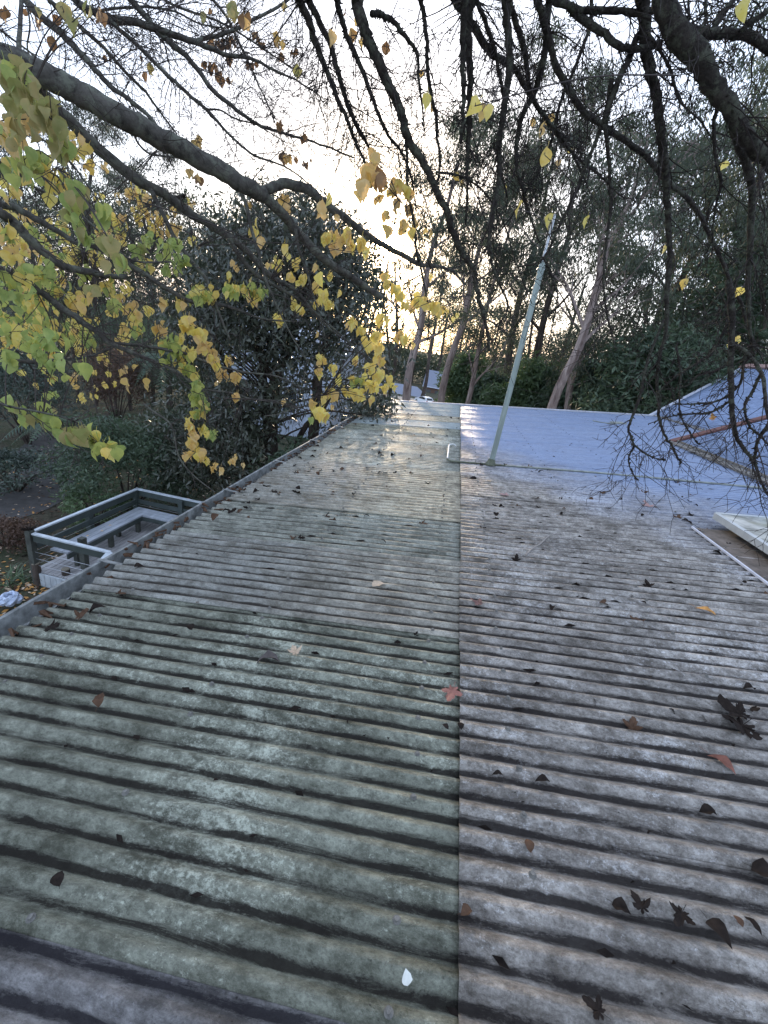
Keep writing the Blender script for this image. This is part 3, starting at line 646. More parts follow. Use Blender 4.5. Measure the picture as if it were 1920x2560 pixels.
# many small rotten leaves
darks = [leaf_mesh('fallen_leaf', k, mt, fo, cu, 50 + i) for i, (k, mt, fo, cu) in enumerate([('oval', FM['dark'], .6, .5), ('thin', FM['dark'], .8, .5), ('heart', FM['dark'], .5, .6), ('oval', FM['brown'], .5, .6)])] + [maple_mesh('fallen_leaf', FM['dark'], 60, .5), maple_mesh('fallen_leaf', FM['brown'], 61, .6)]
def scatter(n, u0, u1, y0, y1, label, group, smin=.03, smax=.075, bias=None):
    for _ in range(n):
        u = random.uniform(u0, u1); y = bias() if bias else y0 + (y1 - y0) * random.random() ** 0.8
        sz = random.uniform(smin, smax); y = round(y / PITCH) * PITCH + random.uniform(-.5, .5) * PITCH
        lay(random.choice(darks), 0, 0, sz, random.uniform(0, 6.3), label, 'leaf', group, (random.uniform(-.5, .5), random.uniform(-.5, .5)), random.uniform(-.012, .006), (u, y))
scatter(60, UL + .05, SEAM, 2.5, 9.5, 'small dark rotten leaf lying on the far left sheets of the roof', 'rotten leaves on the left sheets')
scatter(34, UL + .1, SEAM + .3, 3.0, 4.6, 'small dark rotten leaf in the drift across the cream sheets', 'rotten leaves on the cream sheets', .04, .09)
scatter(105, SEAM + .1, 2.9, 1.3, 5.2, 'small dark rotten leaf scattered on the grey right sheets', 'rotten leaves on the grey sheets')
scatter(24, UL - .02, UL + .25, 1.2, 6, 'small dark rotten leaf gathered along the gutter edge', 'rotten leaves along the gutter', .04, .09)
scatter(12, fl[0] - .1, su, 1.5, 3.9, 'small dark rotten leaf caught beside the skylight', 'rotten leaves beside the skylight', .04, .09)
scatter(12, .05, 1.1, 5.0, 5.35, 'small dark rotten leaf caught against the conduit pipe', 'rotten leaves along the conduit', .04, .08)
scatter(22, 0.2, 3.0, 5.5, 9, 'small dark rotten leaf on the blue grey far sheets', 'rotten leaves on the blue sheets', .03, .05)
scatter(22, UL + .1, 2.2, .5, 2.4, 'small dark rotten leaf on the nearest sheets', 'rotten leaves on the near sheets', .012, .03)
# debris in the gutter
mb = MB()
for k in range(260):
    y_ = random.uniform(-.2, 11.5); p = CAM + np.array([g0 * CU[0] - H * NU[0] - random.uniform(-.07, .11), y_, g0 * CU[2] - H * NU[2] + random.uniform(-.03, .006)])
    mb.tube([p, p + np.array([random.uniform(-.04, .04), random.uniform(-.05, .05), random.uniform(0, .015)]), p + np.array([random.uniform(-.05, .05), random.uniform(-.06, .06), random.uniform(-.005, .02)])], [.006, random.uniform(.006, .016), .004], 4)
tag(mb.build('gutter_debris', FM['brown']), 'brown leaf litter lying along the gutter and the roof edge', 'debris', kind='stuff')
# twig on the roof
mb = MB(RP(*roof_uv(1350, 1370, .02)))
pts = [RP(*roof_uv(a, b, .03), .03) for a, b in ((1315, 1388), (1330, 1372), (1350, 1360), (1372, 1340), (1392, 1334))]
mb.tube(spline(pts, 4), np.linspace(.006, .004, 17), 6); mb.tube([pts[3], pts[3] + np.array([.06, -.03, .02])], [.003, .002], 5)
o = mb.build('fallen_twig', simple('pale_twig', (.32, .29, .26), .8, .2, 30), loc=RP(*roof_uv(1350, 1370, .02))); tag(o, 'pale bent twig lying across the grey sheets', 'twig')
# a small dead sprig on the seam is left of the mast: hooks of rust are part of the debris

# ---------------------------------------------------------------- the deck beside the house
DZ = 0.25; RZ = 0.95
deck = empty('deck', (-4.9, 6.2, 0), 'timber deck with green rails and built in corner bench below the gutter at left', 'deck')
DO = np.array([-4.9, 6.2, 0.0])
x = -6.02
bmesh_cache = {}
def dup_box(name, c, d, mat, parent, O, key=None):
    k_ = (name, tuple(np.round(d, 3)), mat.name)
    if k_ not in bmesh_cache:
        q = MB(); q.box((0, 0, 0), d); me = bpy.data.meshes.new(name); me.from_pydata(q.v, [], q.f); me.materials.append(mat); bmesh_cache[k_] = me
    o = bpy.data.objects.new(name, bmesh_cache[k_]); COL.objects.link(o); o.parent = parent; o.location = tuple(np.array(c) - O); return o
while x < -2.7:
    dup_box('deck_board', (x, 6.33, DZ - .015 + random.uniform(-.002, .002)), (0.082, 2.34, .03), M['deck'], deck, DO); x += 0.092
mb = MB(DO)
for y_ in (5.3, 6.3, 7.3): mb.box((-4.4, y_, DZ - .08), (3.3, .05, .09))
mb.build('joist', M['post'], deck)
# pale upright skirt boards at the front left corner
for k in range(7):
    dup_box('skirt_board', (-5.98 + k * .105, 5.135, 0.10), (.098, .022, .27), M['paleboard'], deck, DO)
for k in range(3):
    dup_box('skirt_board', (-6.06, 5.2 + k * .105, 0.10), (.022, .098, .27), M['paleboard'], deck, DO)
# posts
for i, (px_, py_, h_) in enumerate([(-5.98, 5.14, 1.0), (-6.0, 6.3, .92), (-5.95, 7.45, .92), (-4.95, 7.47, .92), (-3.9, 7.47, .92), (-4.62, 5.13, .92), (-5.32, 5.4, .90)]):
    dup_box('post', (px_, py_, h_ / 2), (.09, .09, h_), M['post'] if i in (0, 6) else M['deckrail'], deck, DO)
def rail(a, b):
    mb = MB(DO); mb.bar(a, b, .062, .024); mb.build('top_rail', M['railtop'], deck)
    d_ = np.array([0, 0, -.075]); mb = MB(DO); mb.bar(np.array(a) + d_, np.array(b) + d_, .035, .118); mb.build('rail_board', M['deckrail'], deck)
rail((-5.98, 5.20, RZ), (-5.95, 7.49, RZ)); rail((-5.99, 7.50, RZ), (-3.2, 7.52, RZ)); rail((-5.92, 5.14, RZ), (-4.58, 5.12, RZ))
mb = MB(DO); mb.bar((-5.96, 5.2, RZ - .25), (-5.94, 7.45, RZ - .25), .03, .09); mb.build('mid_rail', M['deckrail'], deck)
mb = MB(DO); mb.bar((-5.95, 7.46, RZ - .25), (-3.2, 7.48, RZ - .25), .03, .09); mb.build('mid_rail', M['deckrail'], deck)
mb = MB(DO)
for k in range(3):
    z_ = .62 - k * .12
    mb.tube([(-5.96, 5.2, z_), (-5.94, 7.45, z_)], .004, 4); mb.tube([(-5.95, 7.46, z_), (-3.2, 7.48, z_)], .004, 4); mb.tube([(-5.95, 5.14, z_), (-4.6, 5.13, z_)], .004, 4)
mb.build('wire', M['galv'], deck)
r_ = ray(214, 1450); t_ = -4.6 / r_[0]; e_ = CAM + r_ * t_
mb = MB(DO); mb.bar((-4.58, 5.12, RZ), e_, .10, .03); mb.build('stair_rail', M['railtop'], deck)
mb = MB(DO); mb.bar(np.array((-4.58, 5.12, RZ - .08)), e_ + (0, 0, -.08), .04, .11); mb.build('stair_rail_board', M['deckrail'], deck)
# bench
BZ = 0.60
for k in range(3):
    xo = -5.80 + k * .108; yo = 7.33 - k * .108
    dup_box('bench_slat', (xo, (5.32 + yo + .05) / 2, BZ), (.098, yo + .05 - 5.32, .03), M['bench'], deck, DO)
    dup_box('bench_slat', ((xo + .055 - 3.0) / 2, yo, BZ + .0), (-3.0 - xo - .055, .098, .03), M['bench'], deck, DO)
mb = MB(DO); mb.box((-5.545, 6.2, BZ - .06), (.03, 1.76, .085)); mb.box((-4.28, 7.075, BZ - .06), (2.5, .03, .085)); mb.build('bench_apron', M['deckrail'], deck)
for (a_, b_) in ((-5.6, 5.55), (-5.6, 6.3), (-5.6, 7.02), (-5.05, 7.12), (-4.4, 7.12), (-3.7, 7.12), (-5.78, 5.9), (-5.78, 6.7)):
    dup_box('bench_leg', (a_, b_, (BZ - .02 + DZ) / 2), (.07, .07, BZ - .02 - DZ), M['post'], deck, DO)
# round bollards by the step
for (px_, py_, h_, lab) in ((98, 1462, .42, 'short round timber bollard at the deck corner with a pale cut top'), (170, 1468, .36, 'second short round timber bollard right of the deck corner')):
    c_ = on_z(px_, py_, 0.0); mb = MB(c_); mb.tube([c_, c_ + (0, 0, h_ - .015)], [.062, .06], 12, jit=.02); o = mb.build('bollard', M['bark_dark'], None, loc=c_); tag(o, lab, 'bollard')
    mb = MB(c_); mb.tube([c_ + (0, 0, h_ - .015), c_ + (0, 0, h_)], [.058, .054], 12); mb.build('cut_top', simple('sawn_wood', (.25, .22, .17), .8, .2, 20), o)
# potted dark sprig on the corner post
c_ = np.array((-5.98, 5.14, 1.0)); mb = MB(c_)
for k in range(26):
    a_ = random.uniform(0, 6.3); l_ = random.uniform(.04, .12); mb.tube([c_, c_ + np.array([cos(a_) * l_, sin(a_) * l_, random.uniform(.0, .07)])], [.012, .004], 4)
tag(mb.build('leaf_clump', FM['dark'], loc=c_), 'clump of dead dark leaves caught on top of the deck corner post', 'leaf clump')

# leaves on the deck and on the ground
gl = [leaf_mesh('fallen_leaf', 'heart', mt, .3, .3, 70 + i, False) for i, mt in enumerate([FM['pale'], FM['orange'], FM['brown'], FM['pale']])]
for k in range(46):
    o = link('fallen_leaf', gl[k % 4]); x_ = random.uniform(-5.4, -3.2); y_ = random.uniform(5.3, 6.9)
    if random.random() < .5: x_ = random.gauss(-4.6, .35); y_ = random.gauss(5.9, .3)
    o.location = (x_, y_, DZ + .008); o.rotation_euler = (random.uniform(-.3, .3), random.uniform(-.3, .3), random.uniform(0, 6.3)); s_ = random.uniform(.06, .10); o.scale = (s_,) * 3
    tag(o, 'pale fallen leaf lying on the deck boards', 'leaf', 'fallen leaves on the deck')
for k in range(5):
    o = link('fallen_leaf', gl[0]); o.location = (random.uniform(-5.8, -5.6), 5.9 + k * .27, BZ + .022) if k < 3 else (-4.9 + k * .2, 7.2, BZ + .022); o.rotation_euler = (0, 0, k * 1.3); o.scale = (.06,) * 3
    tag(o, 'pale fallen leaf lying on the bench slats', 'leaf', 'fallen leaves on the bench')

def scatter_tri(name, P, size, mats, flat=True, asp=.5, lift=.02, jit=.35):
    """many small leaf-shaped faces: two triangles each; mats cycle over the leaves"""
    n = len(P); a = rng.uniform(0, 2 * pi, n); s = rng.uniform(.6, 1.2, n) * size
    d = np.stack([np.cos(a), np.sin(a), rng.uniform(-jit, jit, n)], 1); w = np.stack([-np.sin(a), np.cos(a), rng.uniform(-jit, jit, n)], 1) * asp
    c = P + np.array([0, 0, lift])
    V = np.stack([c - d * s[:, None] / 2, c + w * s[:, None] / 2, c + d * s[:, None] / 2, c - w * s[:, None] / 2], 1).reshape(-1, 3)
    return V
def litter(name, n, xr, yr, mats, label, size=.09, fn=None):
    x_ = rng.uniform(*xr, n); y_ = rng.uniform(*yr, n)
    if fn is not None: k = fn(x_, y_); x_, y_ = x_[k], y_[k]
    P = np.stack([x_, y_, gz(x_, y_)], 1); V = scatter_tri(name, P, size, mats)
    me = mesh_np(name, V, np.arange(len(V)).reshape(-1, 4))
    for m_ in mats: me.materials.append(m_)
    me.polygons.foreach_set('material_index', rng.integers(0, len(mats), len(me.polygons)).astype(np.int32))
    return tag(link(name, me), label, 'leaves', kind='stuff')
litter('leaf_litter', 6500, (-12, -2.1), (2, 14), [FM['brown'], FM['pale'], FM['brown'], FM['orange'], FM['dark']], 'fallen leaves littering the soil round the deck', .085)
litter('leaf_litter', 3000, (-7.2, -2.1), (2.2, 5.3), [FM['brown'], FM['pale'], FM['orange']], 'thick pale leaves drifted in front of the deck', .09)

# pale bag and dark heap by the bottom left
c_ = on_z(25, 1505, .12); mb = MB(c_)
for k in range(5):
    a_ = k * 1.25; p = [c_ + np.array([cos(a_ + j * .9) * .13 * (1 - j * .2), sin(a_ + j * .9) * .09, .02 + j * .035 + random.uniform(-.01, .01)]) for j in range(4)]; mb.tube(spline(p, 3), [.03, .055, .06, .055, .05, .05, .04, .04, .03, .01], 7, jit=.25)
tag(mb.build('plastic_bag', simple('pale_blue_plastic', (.45, .52, .66), .35, .25, 25), loc=c_), 'crumpled pale blue plastic bag on the ground at the far left', 'bag')

# ---------------------------------------------------------------- foliage builders
def leaves_np(C, n_per, spread, L, Wd, hang=0.6, seed=0, flat=0.0):
    """n_per leaves round every centre; each a rhombus of two triangles (one quad)"""
    r = np.random.default_rng(seed); C = np.repeat(np.asarray(C, float), n_per, 0); n = len(C)
    off = r.normal(0, 1, (n, 3)); off /= np.maximum(np.linalg.norm(off, axis=1)[:, None], 1e-6); off *= (r.random(n) ** 0.45)[:, None] * np.asarray(spread)
    P = C + off
    d = r.normal(0, 1, (n, 3)); d /= np.linalg.norm(d, axis=1)[:, None]; d = d * (1 - hang) + np.array([0, 0, -1.0]) * hang; d /= np.linalg.norm(d, axis=1)[:, None]
    w = np.cross(d, r.normal(0, 1, (n, 3))); w /= np.linalg.norm(w, axis=1)[:, None] + 1e-9
    if flat: w = w * (1 - flat) + np.cross(d, [0, 0, 1.0]) * flat
    l = L * r.uniform(.65, 1.25, n)[:, None]; ww = Wd * r.uniform(.7, 1.2, n)[:, None]
    V = np.stack([P, P + d * l * .45 + w * ww / 2, P + d * l, P + d * l * .45 - w * ww / 2], 1).reshape(-1, 3)
    return V
def quads(name, V): return mesh_np(name, V, np.arange(len(V)).reshape(-1, 4))
def gum_variant(seed, Ht=16.0, r0=.28, first=.38, nl=10, spread=.30, per=120, cl=(.75, .75, .5), leaf=(.22, .042), lean=0.02, dens=5):
    R_ = random.Random(seed); tr = []; k = 9
    for i in range(k):
        t = i / (k - 1); tr.append((lean * Ht * t * t + R_.uniform(-.012, .012) * Ht * (t > 0), R_.uniform(-.012, .012) * Ht * (t > 0), t * Ht * .86))
    tp = spline(tr, 3); mb = MB(); rr = r0 * (1 - .82 * np.linspace(0, 1, len(tp)) ** 0.9); rr[0] *= 1.25; mb.tube(tp, rr, 10, jit=.05)
    trunk = bpy.data.meshes.new('trunk'); trunk.from_pydata(mb.v, [], mb.f); trunk.polygons.foreach_set('use_smooth', [True] * len(trunk.polygons))
    limbs = []; tips = []
    for i in range(nl):
        t = first + (1 - first) * (i + R_.random() * .6) / nl * .98; j = min(len(tp) - 1, int(t * (len(tp) - 1))); b = tp[j]; a = i * 2.4 + R_.uniform(-.5, .5)
        L = Ht * spread * (1.15 - .55 * t) * R_.uniform(.8, 1.2); up = R_.uniform(.55, 1.1)
        p = [b]; d = np.array([cos(a), sin(a), up]); d /= np.linalg.norm(d)
        for s_ in range(4):
            d = d + np.array([R_.uniform(-.25, .25), R_.uniform(-.25, .25), R_.uniform(-.05, .22)]); d /= np.linalg.norm(d); p.append(p[-1] + d * L / 4)
        sp = spline(p, 3); mb = MB(); rl = max(.02, rr[j] * .5); mb.tube(sp, rl * (1 - .8 * np.linspace(0, 1, len(sp))), 6)
        for s_ in range(dens):
            jj = R_.randint(len(sp) // 3, len(sp) - 1); q = [sp[jj]]; e = _n(sp[jj] - sp[jj - 1]) + np.array([R_.uniform(-.9, .9), R_.uniform(-.9, .9), R_.uniform(-.15, .6)])
            for u in range(3): e = _n(e + np.array([R_.uniform(-.3, .3), R_.uniform(-.3, .3), R_.uniform(-.2, .2)])); q.append(q[-1] + e * L * .16)
            mb.tube(spline(q, 2), np.linspace(rl * .35, .012, 7), 4); tips.append(q[-1]); tips.append((q[-1] + q[-2]) / 2 + np.array([R_.uniform(-.3, .3), R_.uniform(-.3, .3), R_.uniform(-.1, .3)]))
            for u in range(3):
                g = q[R_.randint(1, 3)]; h_ = g + np.array([R_.uniform(-.8, .8), R_.uniform(-.8, .8), R_.uniform(-.3, .6)]); mb.tube([g, (g + h_) / 2 + np.array([0, 0, .08]), h_], [.014, .010, .006], 3, False)
                if R_.random() < .5: tips.append(h_)
        tips.append(sp[-1])
        me = bpy.data.meshes.new('limb'); me.from_pydata(mb.v, [], mb.f); limbs.append(me)
    crown = quads('crown', leaves_np(tips, per, cl, leaf[0], leaf[1], .55, seed))
    return dict(trunk=trunk, limbs=limbs, crown=crown, H=Ht)
def plant_tree(var, x, y, Ht, label, mats, name='gum_tree', cat='tree', group=None, rz=None, wide=1.0, limbs=True, z=None):
    s = Ht / var['H']; o = empty(name, (x, y, float(gz(x, y)) if z is None else z), label, cat, group); o.rotation_euler = (0, 0, random.uniform(0, 6.3) if rz is None else rz); o.scale = (s * wide, s * wide, s)
    for nm, me, mt in [('trunk', var['trunk'], mats[0])] + ([('limb', l, mats[0]) for l in var['limbs']] if limbs else []) + [('crown', var['crown'], mats[1])]:
        c = bpy.data.objects.new(nm, me); COL.objects.link(c); c.parent = o
        if not me.materials: me.materials.append(mt)
        if me.materials[0] != mt: c.material_slots[0].link = 'OBJECT'; c.material_slots[0].material = mt
    return o
GV = [gum_variant(11, 17, .30, .45, 9, .22, 72, (.62, .62, .36)), gum_variant(12, 17, .26, .42, 10, .20, 68, (.60, .60, .36)), gum_variant(13, 17, .26, .52, 11, .24, 66, (.60, .60, .36), lean=.04), gum_variant(14, 17, .22, .30, 11, .17, 70, (.60, .60, .42))]
def HT(px, py, y, x0=None):
    p = on_y(px, py, y); return p
def gum_at(bpx, bpy_, Y, top, var, label, w=1.0, mats=None, rsc=None, group=None, name='gum_tree', rz=None, wide=1.0):
    b = on_y(bpx, bpy_, Y); t = on_y(top[0], top[1], Y); g = float(gz(b[0], Y)); return plant_tree(GV[var], b[0], Y, t[2] - g, label, mats or (M['bark_gum'], M['gumleaf']), name, 'tree', group, rz, wide)
gum_at(1015, 1000, 17, (1080, 215), 0, 'straight pale gum tree at the left of the row behind the roof, near the sun', rz=.3, wide=1.0)
gum_at(1054, 1000, 94, (1110, 560), 1, 'thin dark gum close beside the leftmost pale gum', mats=(M['bark_dark'], M['gumleaf2']), wide=.9)
gum_at(1107, 1005, 19, (1230, 190), 2, 'leaning pale gum whose foot stands right of the white car', rz=5.9)
gum_at(1167, 1012, 21, (1290, 250), 3, 'slender grey gum standing before the round green shrub', rz=1.1, wide=.85)
gum_at(1240, 1020, 27, (1330, 170), 1, 'dark gum just left of the mast, far back', mats=(M['bark_dark'], M['gumleaf']))
gum_at(1300, 1025, 24, (1400, 140), 0, 'gum standing directly behind the mast foot', mats=(M['bark_dark'], M['gumleaf2']), wide=.9)
gum_at(1380, 1020, 15, (1480, 95), 2, 'thick pinkish gum with peeling bark right of the mast', wide=1.15, rz=.4)
gum_at(1412, 1030, 17.5, (1540, 130), 3, 'grey gum right behind the thick pinkish one', rz=2.0)
gum_at(1600, 1010, 22, (1660, 90), 1, 'dark gum rising above the start of the steep blue roof', mats=(M['bark_dark'], M['gumleaf']), wide=1.1)
gum_at(1560, 1020, 30, (1590, 200), 0, 'distant dark gum left of the steep blue roof', mats=(M['bark_dark'], M['forest']))
gum_at(1720, 950, 20, (1790, 60), 0, 'gum above the middle of the steep blue roof', mats=(M['bark_dark'], M['gumleaf']), rz=2.2, wide=1.1)
gum_at(1790, 930, 25, (1850, 170), 2, 'reddish gum behind the upper steep roof', mats=(M['bark_gum'], M['gumleaf2']))
gum_at(1880, 900, 17, (1960, 100), 1, 'gum at the right edge behind the ridge cap', mats=(M['bark_dark'], M['gumleaf']), wide=1.15)
# left side
gum_at(250, 900, 24, (300, 215), 0, 'tall gum whose crown stands highest at the left', mats=(M['bark_dark'], M['gumleaf2']), rz=.8, wide=1.05)
gum_at(120, 930, 20, (110, 290), 1, 'gum at the far left behind the yellow leaves', mats=(M['bark_dark'], M['gumleaf2']), wide=1.1)
gum_at(390, 850, 30, (430, 345), 2, 'gum with lower crown between the tallest left gum and the evergreen', mats=(M['bark_dark'], M['gumleaf2']), wide=1.1)
gum_at(500, 830, 36, (520, 460), 3, 'small distant gum just left of the evergreen crown', mats=(M['bark_dark'], M['gumleaf']))
gum_at(-40, 950, 15, (-30, 380), 2, 'gum at the left edge of the view', mats=(M['bark_dark'], M['forest']), wide=1.1)

# rounder forest trees behind: dense crowns down to the ground
def round_variant(seed, Ht=10, R=3.0, n=60, per=75, leaf=(.22, .07), flatc=.6, hang=.35):
    R_ = random.Random(seed); mb = MB(); tp = spline([(0, 0, 0), (.1, .05, Ht * .3), (-.1, .1, Ht * .6), (.05, 0, Ht * .85)], 3); mb.tube(tp, np.linspace(.20, .04, len(tp)), 8)
    tr = bpy.data.meshes.new('trunk'); tr.from_pydata(mb.v, [], mb.f); C = []
    for i in range(n):
        t = R_.random() ** .8; a = R_.uniform(0, 6.3); z = Ht * (.12 + .84 * t); rr = R * math.sqrt(max(.04, 1 - (2 * t - .75) ** 2 / 1.7)) * R_.uniform(.5, 1.05); C.append((cos(a) * rr, sin(a) * rr, z))
    limbs = []
    for i in range(4):
        c = C[i * 3]; mb = MB(); b = tp[3 + i]; mb.tube(spline([b, (np.array(b) + np.array(c)) / 2 + np.array([0, 0, -.2]), c], 3), np.linspace(.07, .02, 7), 5); me = bpy.data.meshes.new('limb'); me.from_pydata(mb.v, [], mb.f); limbs.append(me)
    return dict(trunk=tr, limbs=limbs, crown=quads('crown', leaves_np(C, per, (R * .33, R * .33, R * .22), leaf[0], leaf[1], hang, seed)), H=Ht)
RV = [round_variant(21), round_variant(22, 10, 2.6, 55), round_variant(23, 10, 3.4, 70)]
fr_ = random.Random(5)
for i in range(30):       # the wood beyond the road, right half
    px_ = 985 + i * 34 + fr_.uniform(-12, 12); Y_ = fr_.uniform(42, 70) if px_ < 1250 else fr_.uniform(30, 50)
    if 900 < px_ < 1190: Y_ = fr_.uniform(124, 140)
    hpx = 800 + fr_.uniform(-70, 50) + (40 if 1550 < px_ < 1750 else 0) - (60 if px_ < 1100 else 0)
    b = on_y(px_, 950, Y_); t = on_y(px_, hpx, Y_); g = float(gz(b[0], Y_)); plant_tree(RV[i % 3], b[0], Y_, min(26, t[2] - g), 'dense dark tree in the wood beyond the gums', (M['bark_dark'], M['forest']), 'forest_tree', 'tree', 'dense trees of the wood behind the gums', None, fr_.uniform(.8, 1.1), False)
for i in range(20):       # the wood on the left
    px_ = -120 + i * 46 + fr_.uniform(-12, 12); Y_ = fr_.uniform(22, 44); hpx = 500 + fr_.uniform(-70, 80)
    b = on_y(px_, 850, Y_); t = on_y(px_, hpx, Y_); g = float(gz(b[0], Y_)); plant_tree(RV[(i + 1) % 3], b[0], Y_, t[2] - g, 'dense dark tree in the wood at the left', (M['bark_dark'], M['forest']), 'forest_tree', 'tree', 'dense trees of the left wood', None, fr_.uniform(.75, 1.0), False)
for i in range(13):       # darker understorey trees close behind the garden
    px_ = -150 + i * 48 + fr_.uniform(-10, 10); Y_ = fr_.uniform(13.5, 20); b = on_y(px_, 950, Y_); t = on_y(px_, 720 + fr_.uniform(-90, 60), Y_); g = float(gz(b[0], Y_))
    plant_tree(RV[(i + 2) % 3], b[0], Y_, t[2] - g, 'low dark leafy tree at the back of the garden behind the yellow leaves', (M['bark_dark'], M['evergreen'] if i % 3 else M['shrub']), 'garden_tree', 'tree', 'low leafy trees at the back of the garden', None, fr_.uniform(.8, 1.0), False)
for i in range(46):       # bare dark trunks among them
    px_ = 860 + i * 23 + fr_.uniform(-10, 10); Y_ = fr_.uniform(26, 46); b = on_y(px_, 960, Y_); g = float(gz(b[0], Y_)); h_ = fr_.uniform(6, 13); mb = MB((b[0], Y_, g))
    if 985 < px_ < 1120: continue
    mb.tube(spline([(b[0], Y_, g), (b[0] + fr_.uniform(-.3, .3), Y_, g + h_ * .5), (b[0] + fr_.uniform(-.9, .9), Y_, g + h_)], 4), np.linspace(.17, .05, 9), 7)
    for q_ in range(3):
        z_ = g + h_ * fr_.uniform(.4, .9); mb.tube([(b[0], Y_, z_), (b[0] + fr_.uniform(-1.2, 1.2), Y_ + .3, z_ + .9), (b[0] + fr_.uniform(-2.2, 2.2), Y_, z_ + 1.8)], [.06, .04, .015], 4)
    tag(mb.build('dead_tree', M['bark_dark'] if fr_.random() < .7 else M['bark_gum'], loc=(b[0], Y_, g)), 'thin bare trunk standing in the shade of the wood', 'tree trunk', 'thin trunks in the wood')

r9 = np.random.default_rng(9); cc = []
for k in range(900):
    x_ = r9.uniform(-190, 230); y_ = r9.uniform(126, 180); z_ = float(gz(x_, y_)) + r9.uniform(0, 11 + 3 * sin(x_ * .06) + 2 * sin(x_ * .19)); cc.append((x_, y_, z_))
tag(link('far_wood', quads('far_wood', leaves_np(cc, 45, (4, 4, 2.6), 1.5, .7, .3, 9)), M['forest']), 'dark distant wood closing the view on every side', 'wood', kind='stuff')
# shrubs
def shrub(name, c, r, n, per, leaf, mat, label, cat='shrub', hang=.2, seed=0, stems=True, flat=.3):
    R_ = random.Random(seed); c = np.array(c, float); g = float(gz(c[0], c[1])); b = np.array([c[0], c[1], g]); C = []
    o = empty(name, b, label, cat)
    for i in range(n):
        a = R_.uniform(0, 6.3); e = R_.uniform(-.35, 1.45); k = R_.uniform(.55, 1.0); C.append((c[0] - b[0] + r[0] * k * cos(a) * cos(e), c[1] - b[1] + r[1] * k * sin(a) * cos(e), c[2] - b[2] + r[2] * k * sin(e)))
    if stems:
        mb = MB()
        for i in range(0, n, max(1, n // 9)): q = np.array(C[i]) * .8; mb.tube(spline([(0, 0, -.1), q * .5 + np.array([0, 0, .1]), q], 3), np.linspace(.03, .008, 7), 4)
        mb.build('stem', M['bark_dark'], o)
    link('foliage', quads('foliage', leaves_np(C, int(per * 1.5), (r[0] * .36, r[1] * .36, r[2] * .30), leaf[0] * 1.25, leaf[1] * 1.35, hang, seed, flat)), mat, o); return o
p = on_z(285, 1262, 0.3); shrub('shrub', (p[0], p[1] + .4, .95), (1.55, 1.3, 1.15), 60, 130, (.085, .032), M['shrub'], 'wide feathery green shrub standing behind the deck at left', hang=.1, seed=31)
p = on_z(430, 1150, 0.3); shrub('shrub', (p[0], p[1] + .6, .7), (1.3, 1.0, .9), 40, 110, (.085, .035), M['shrub'], 'darker green shrub behind the right end of the deck rail', seed=32)
p = on_z(255, 1300, 0.3); shrub('shrub', (-6.7, 7.3, .45), (.6, .7, .55), 24, 70, (.07, .028), M['shrub_l'], 'small paler shrub pressed against the outside of the deck rail', seed=33)
shrub('shrub', (-2.9, 8.3, 1.0), (.8, 1.1, 1.2), 40, 100, (.12, .045), M['shrub'], 'dark leafy shrub squeezed between deck and gutter', seed=34)
p = on_z(60, 1240, 0.2); shrub('shrub', (p[0] - .8, p[1] + .5, .45), (1.0, .9, .5), 26, 90, (.09, .03), M['conifer'], 'low dark shrub on the bed left of the path', seed=35)
p = on_z(30, 1340, 0.2); shrub('shrub', (p[0] - .2, p[1], .2), (.9, .45, .28), 22, 90, (.06, .02), M['russet'], 'low brownish ground shrub at the left edge in front of the path', seed=36)
p = on_z(110, 1540, 0.2); shrub('shrub', (p[0], p[1], .18), (.35, .25, .22), 16, 80, (.06, .03), M['conifer'], 'small dark shrub beside the pale blue bag', seed=37)
p = on_z(-10, 1120, 0.0); shrub('shrub', (p[0], p[1] + 1, 1.2), (2.0, 1.2, 1.6), 60, 110, (.10, .03), M['conifer'], 'big dark conifer shrub at the left edge beyond the path', seed=38, hang=.4)
p = on_z(240, 1095, 0.0); shrub('shrub', (p[0], p[1] + 1, 1.6), (1.3, 1.0, 1.3), 45, 100, (.11, .03), M['russet'], 'russet brown feathery shrub behind the green one', seed=39, hang=.3)
p = on_z(480, 1040, 0.0); shrub('shrub', (p[0], p[1] + 1, 1.6), (1.7, 1.2, 1.7), 55, 100, (.12, .05), M['shrub'], 'tall dark green shrub left of the evergreen trunk', seed=40)
# behind the far edge of the roof
for (px_, Y_, rx, hz, mt, lab, sd_) in ((1172, 26, 1.6, 2.3, M['shrub_l'], 'round bright green shrub behind the slender grey gum', 41), (1335, 22, 2.0, 1.9, M['shrub_l'], 'light green shrub behind and right of the mast', 42), (1255, 24, 1.4, 1.6, M['shrub'], 'green shrub just left of the mast behind the roof edge', 43), (1480, 20, 2.2, 1.7, M['shrub'], 'dark shrub right of the grey gum trunk', 44), (1650, 15, 2.4, 2.0, M['shrub'], 'dark shrub against the raking edge of the steep roof', 45), (1720, 17.5, 2.6, 4.2, M['shrub'], 'tall broad leaved shrub behind the steep roof', 46), (1860, 19, 3, 5.5, M['conifer'], 'tall dark tree like shrub at the right behind the ridge cap', 47), (1560, 19, 2.0, 2.2, M['conifer'], 'dark shrub behind the fern at the roof corner', 48)):
    b = on_y(px_, 960, Y_); g = float(gz(b[0], Y_)); top = 4.55 + 0.0
    rz_ = hz if px_ > 1600 else hz
    zc = on_y(px_, {41: 985, 42: 990, 43: 1010, 44: 1000, 45: 975, 46: 935, 47: 905, 48: 985}[sd_], Y_)[2]
    shrub('shrub', (b[0], Y_, zc - .4), (rx, rx * .8, hz), 50, 110, (.26, .09) if Y_ > 19 else (.20, .07), mt, lab, seed=sd_)

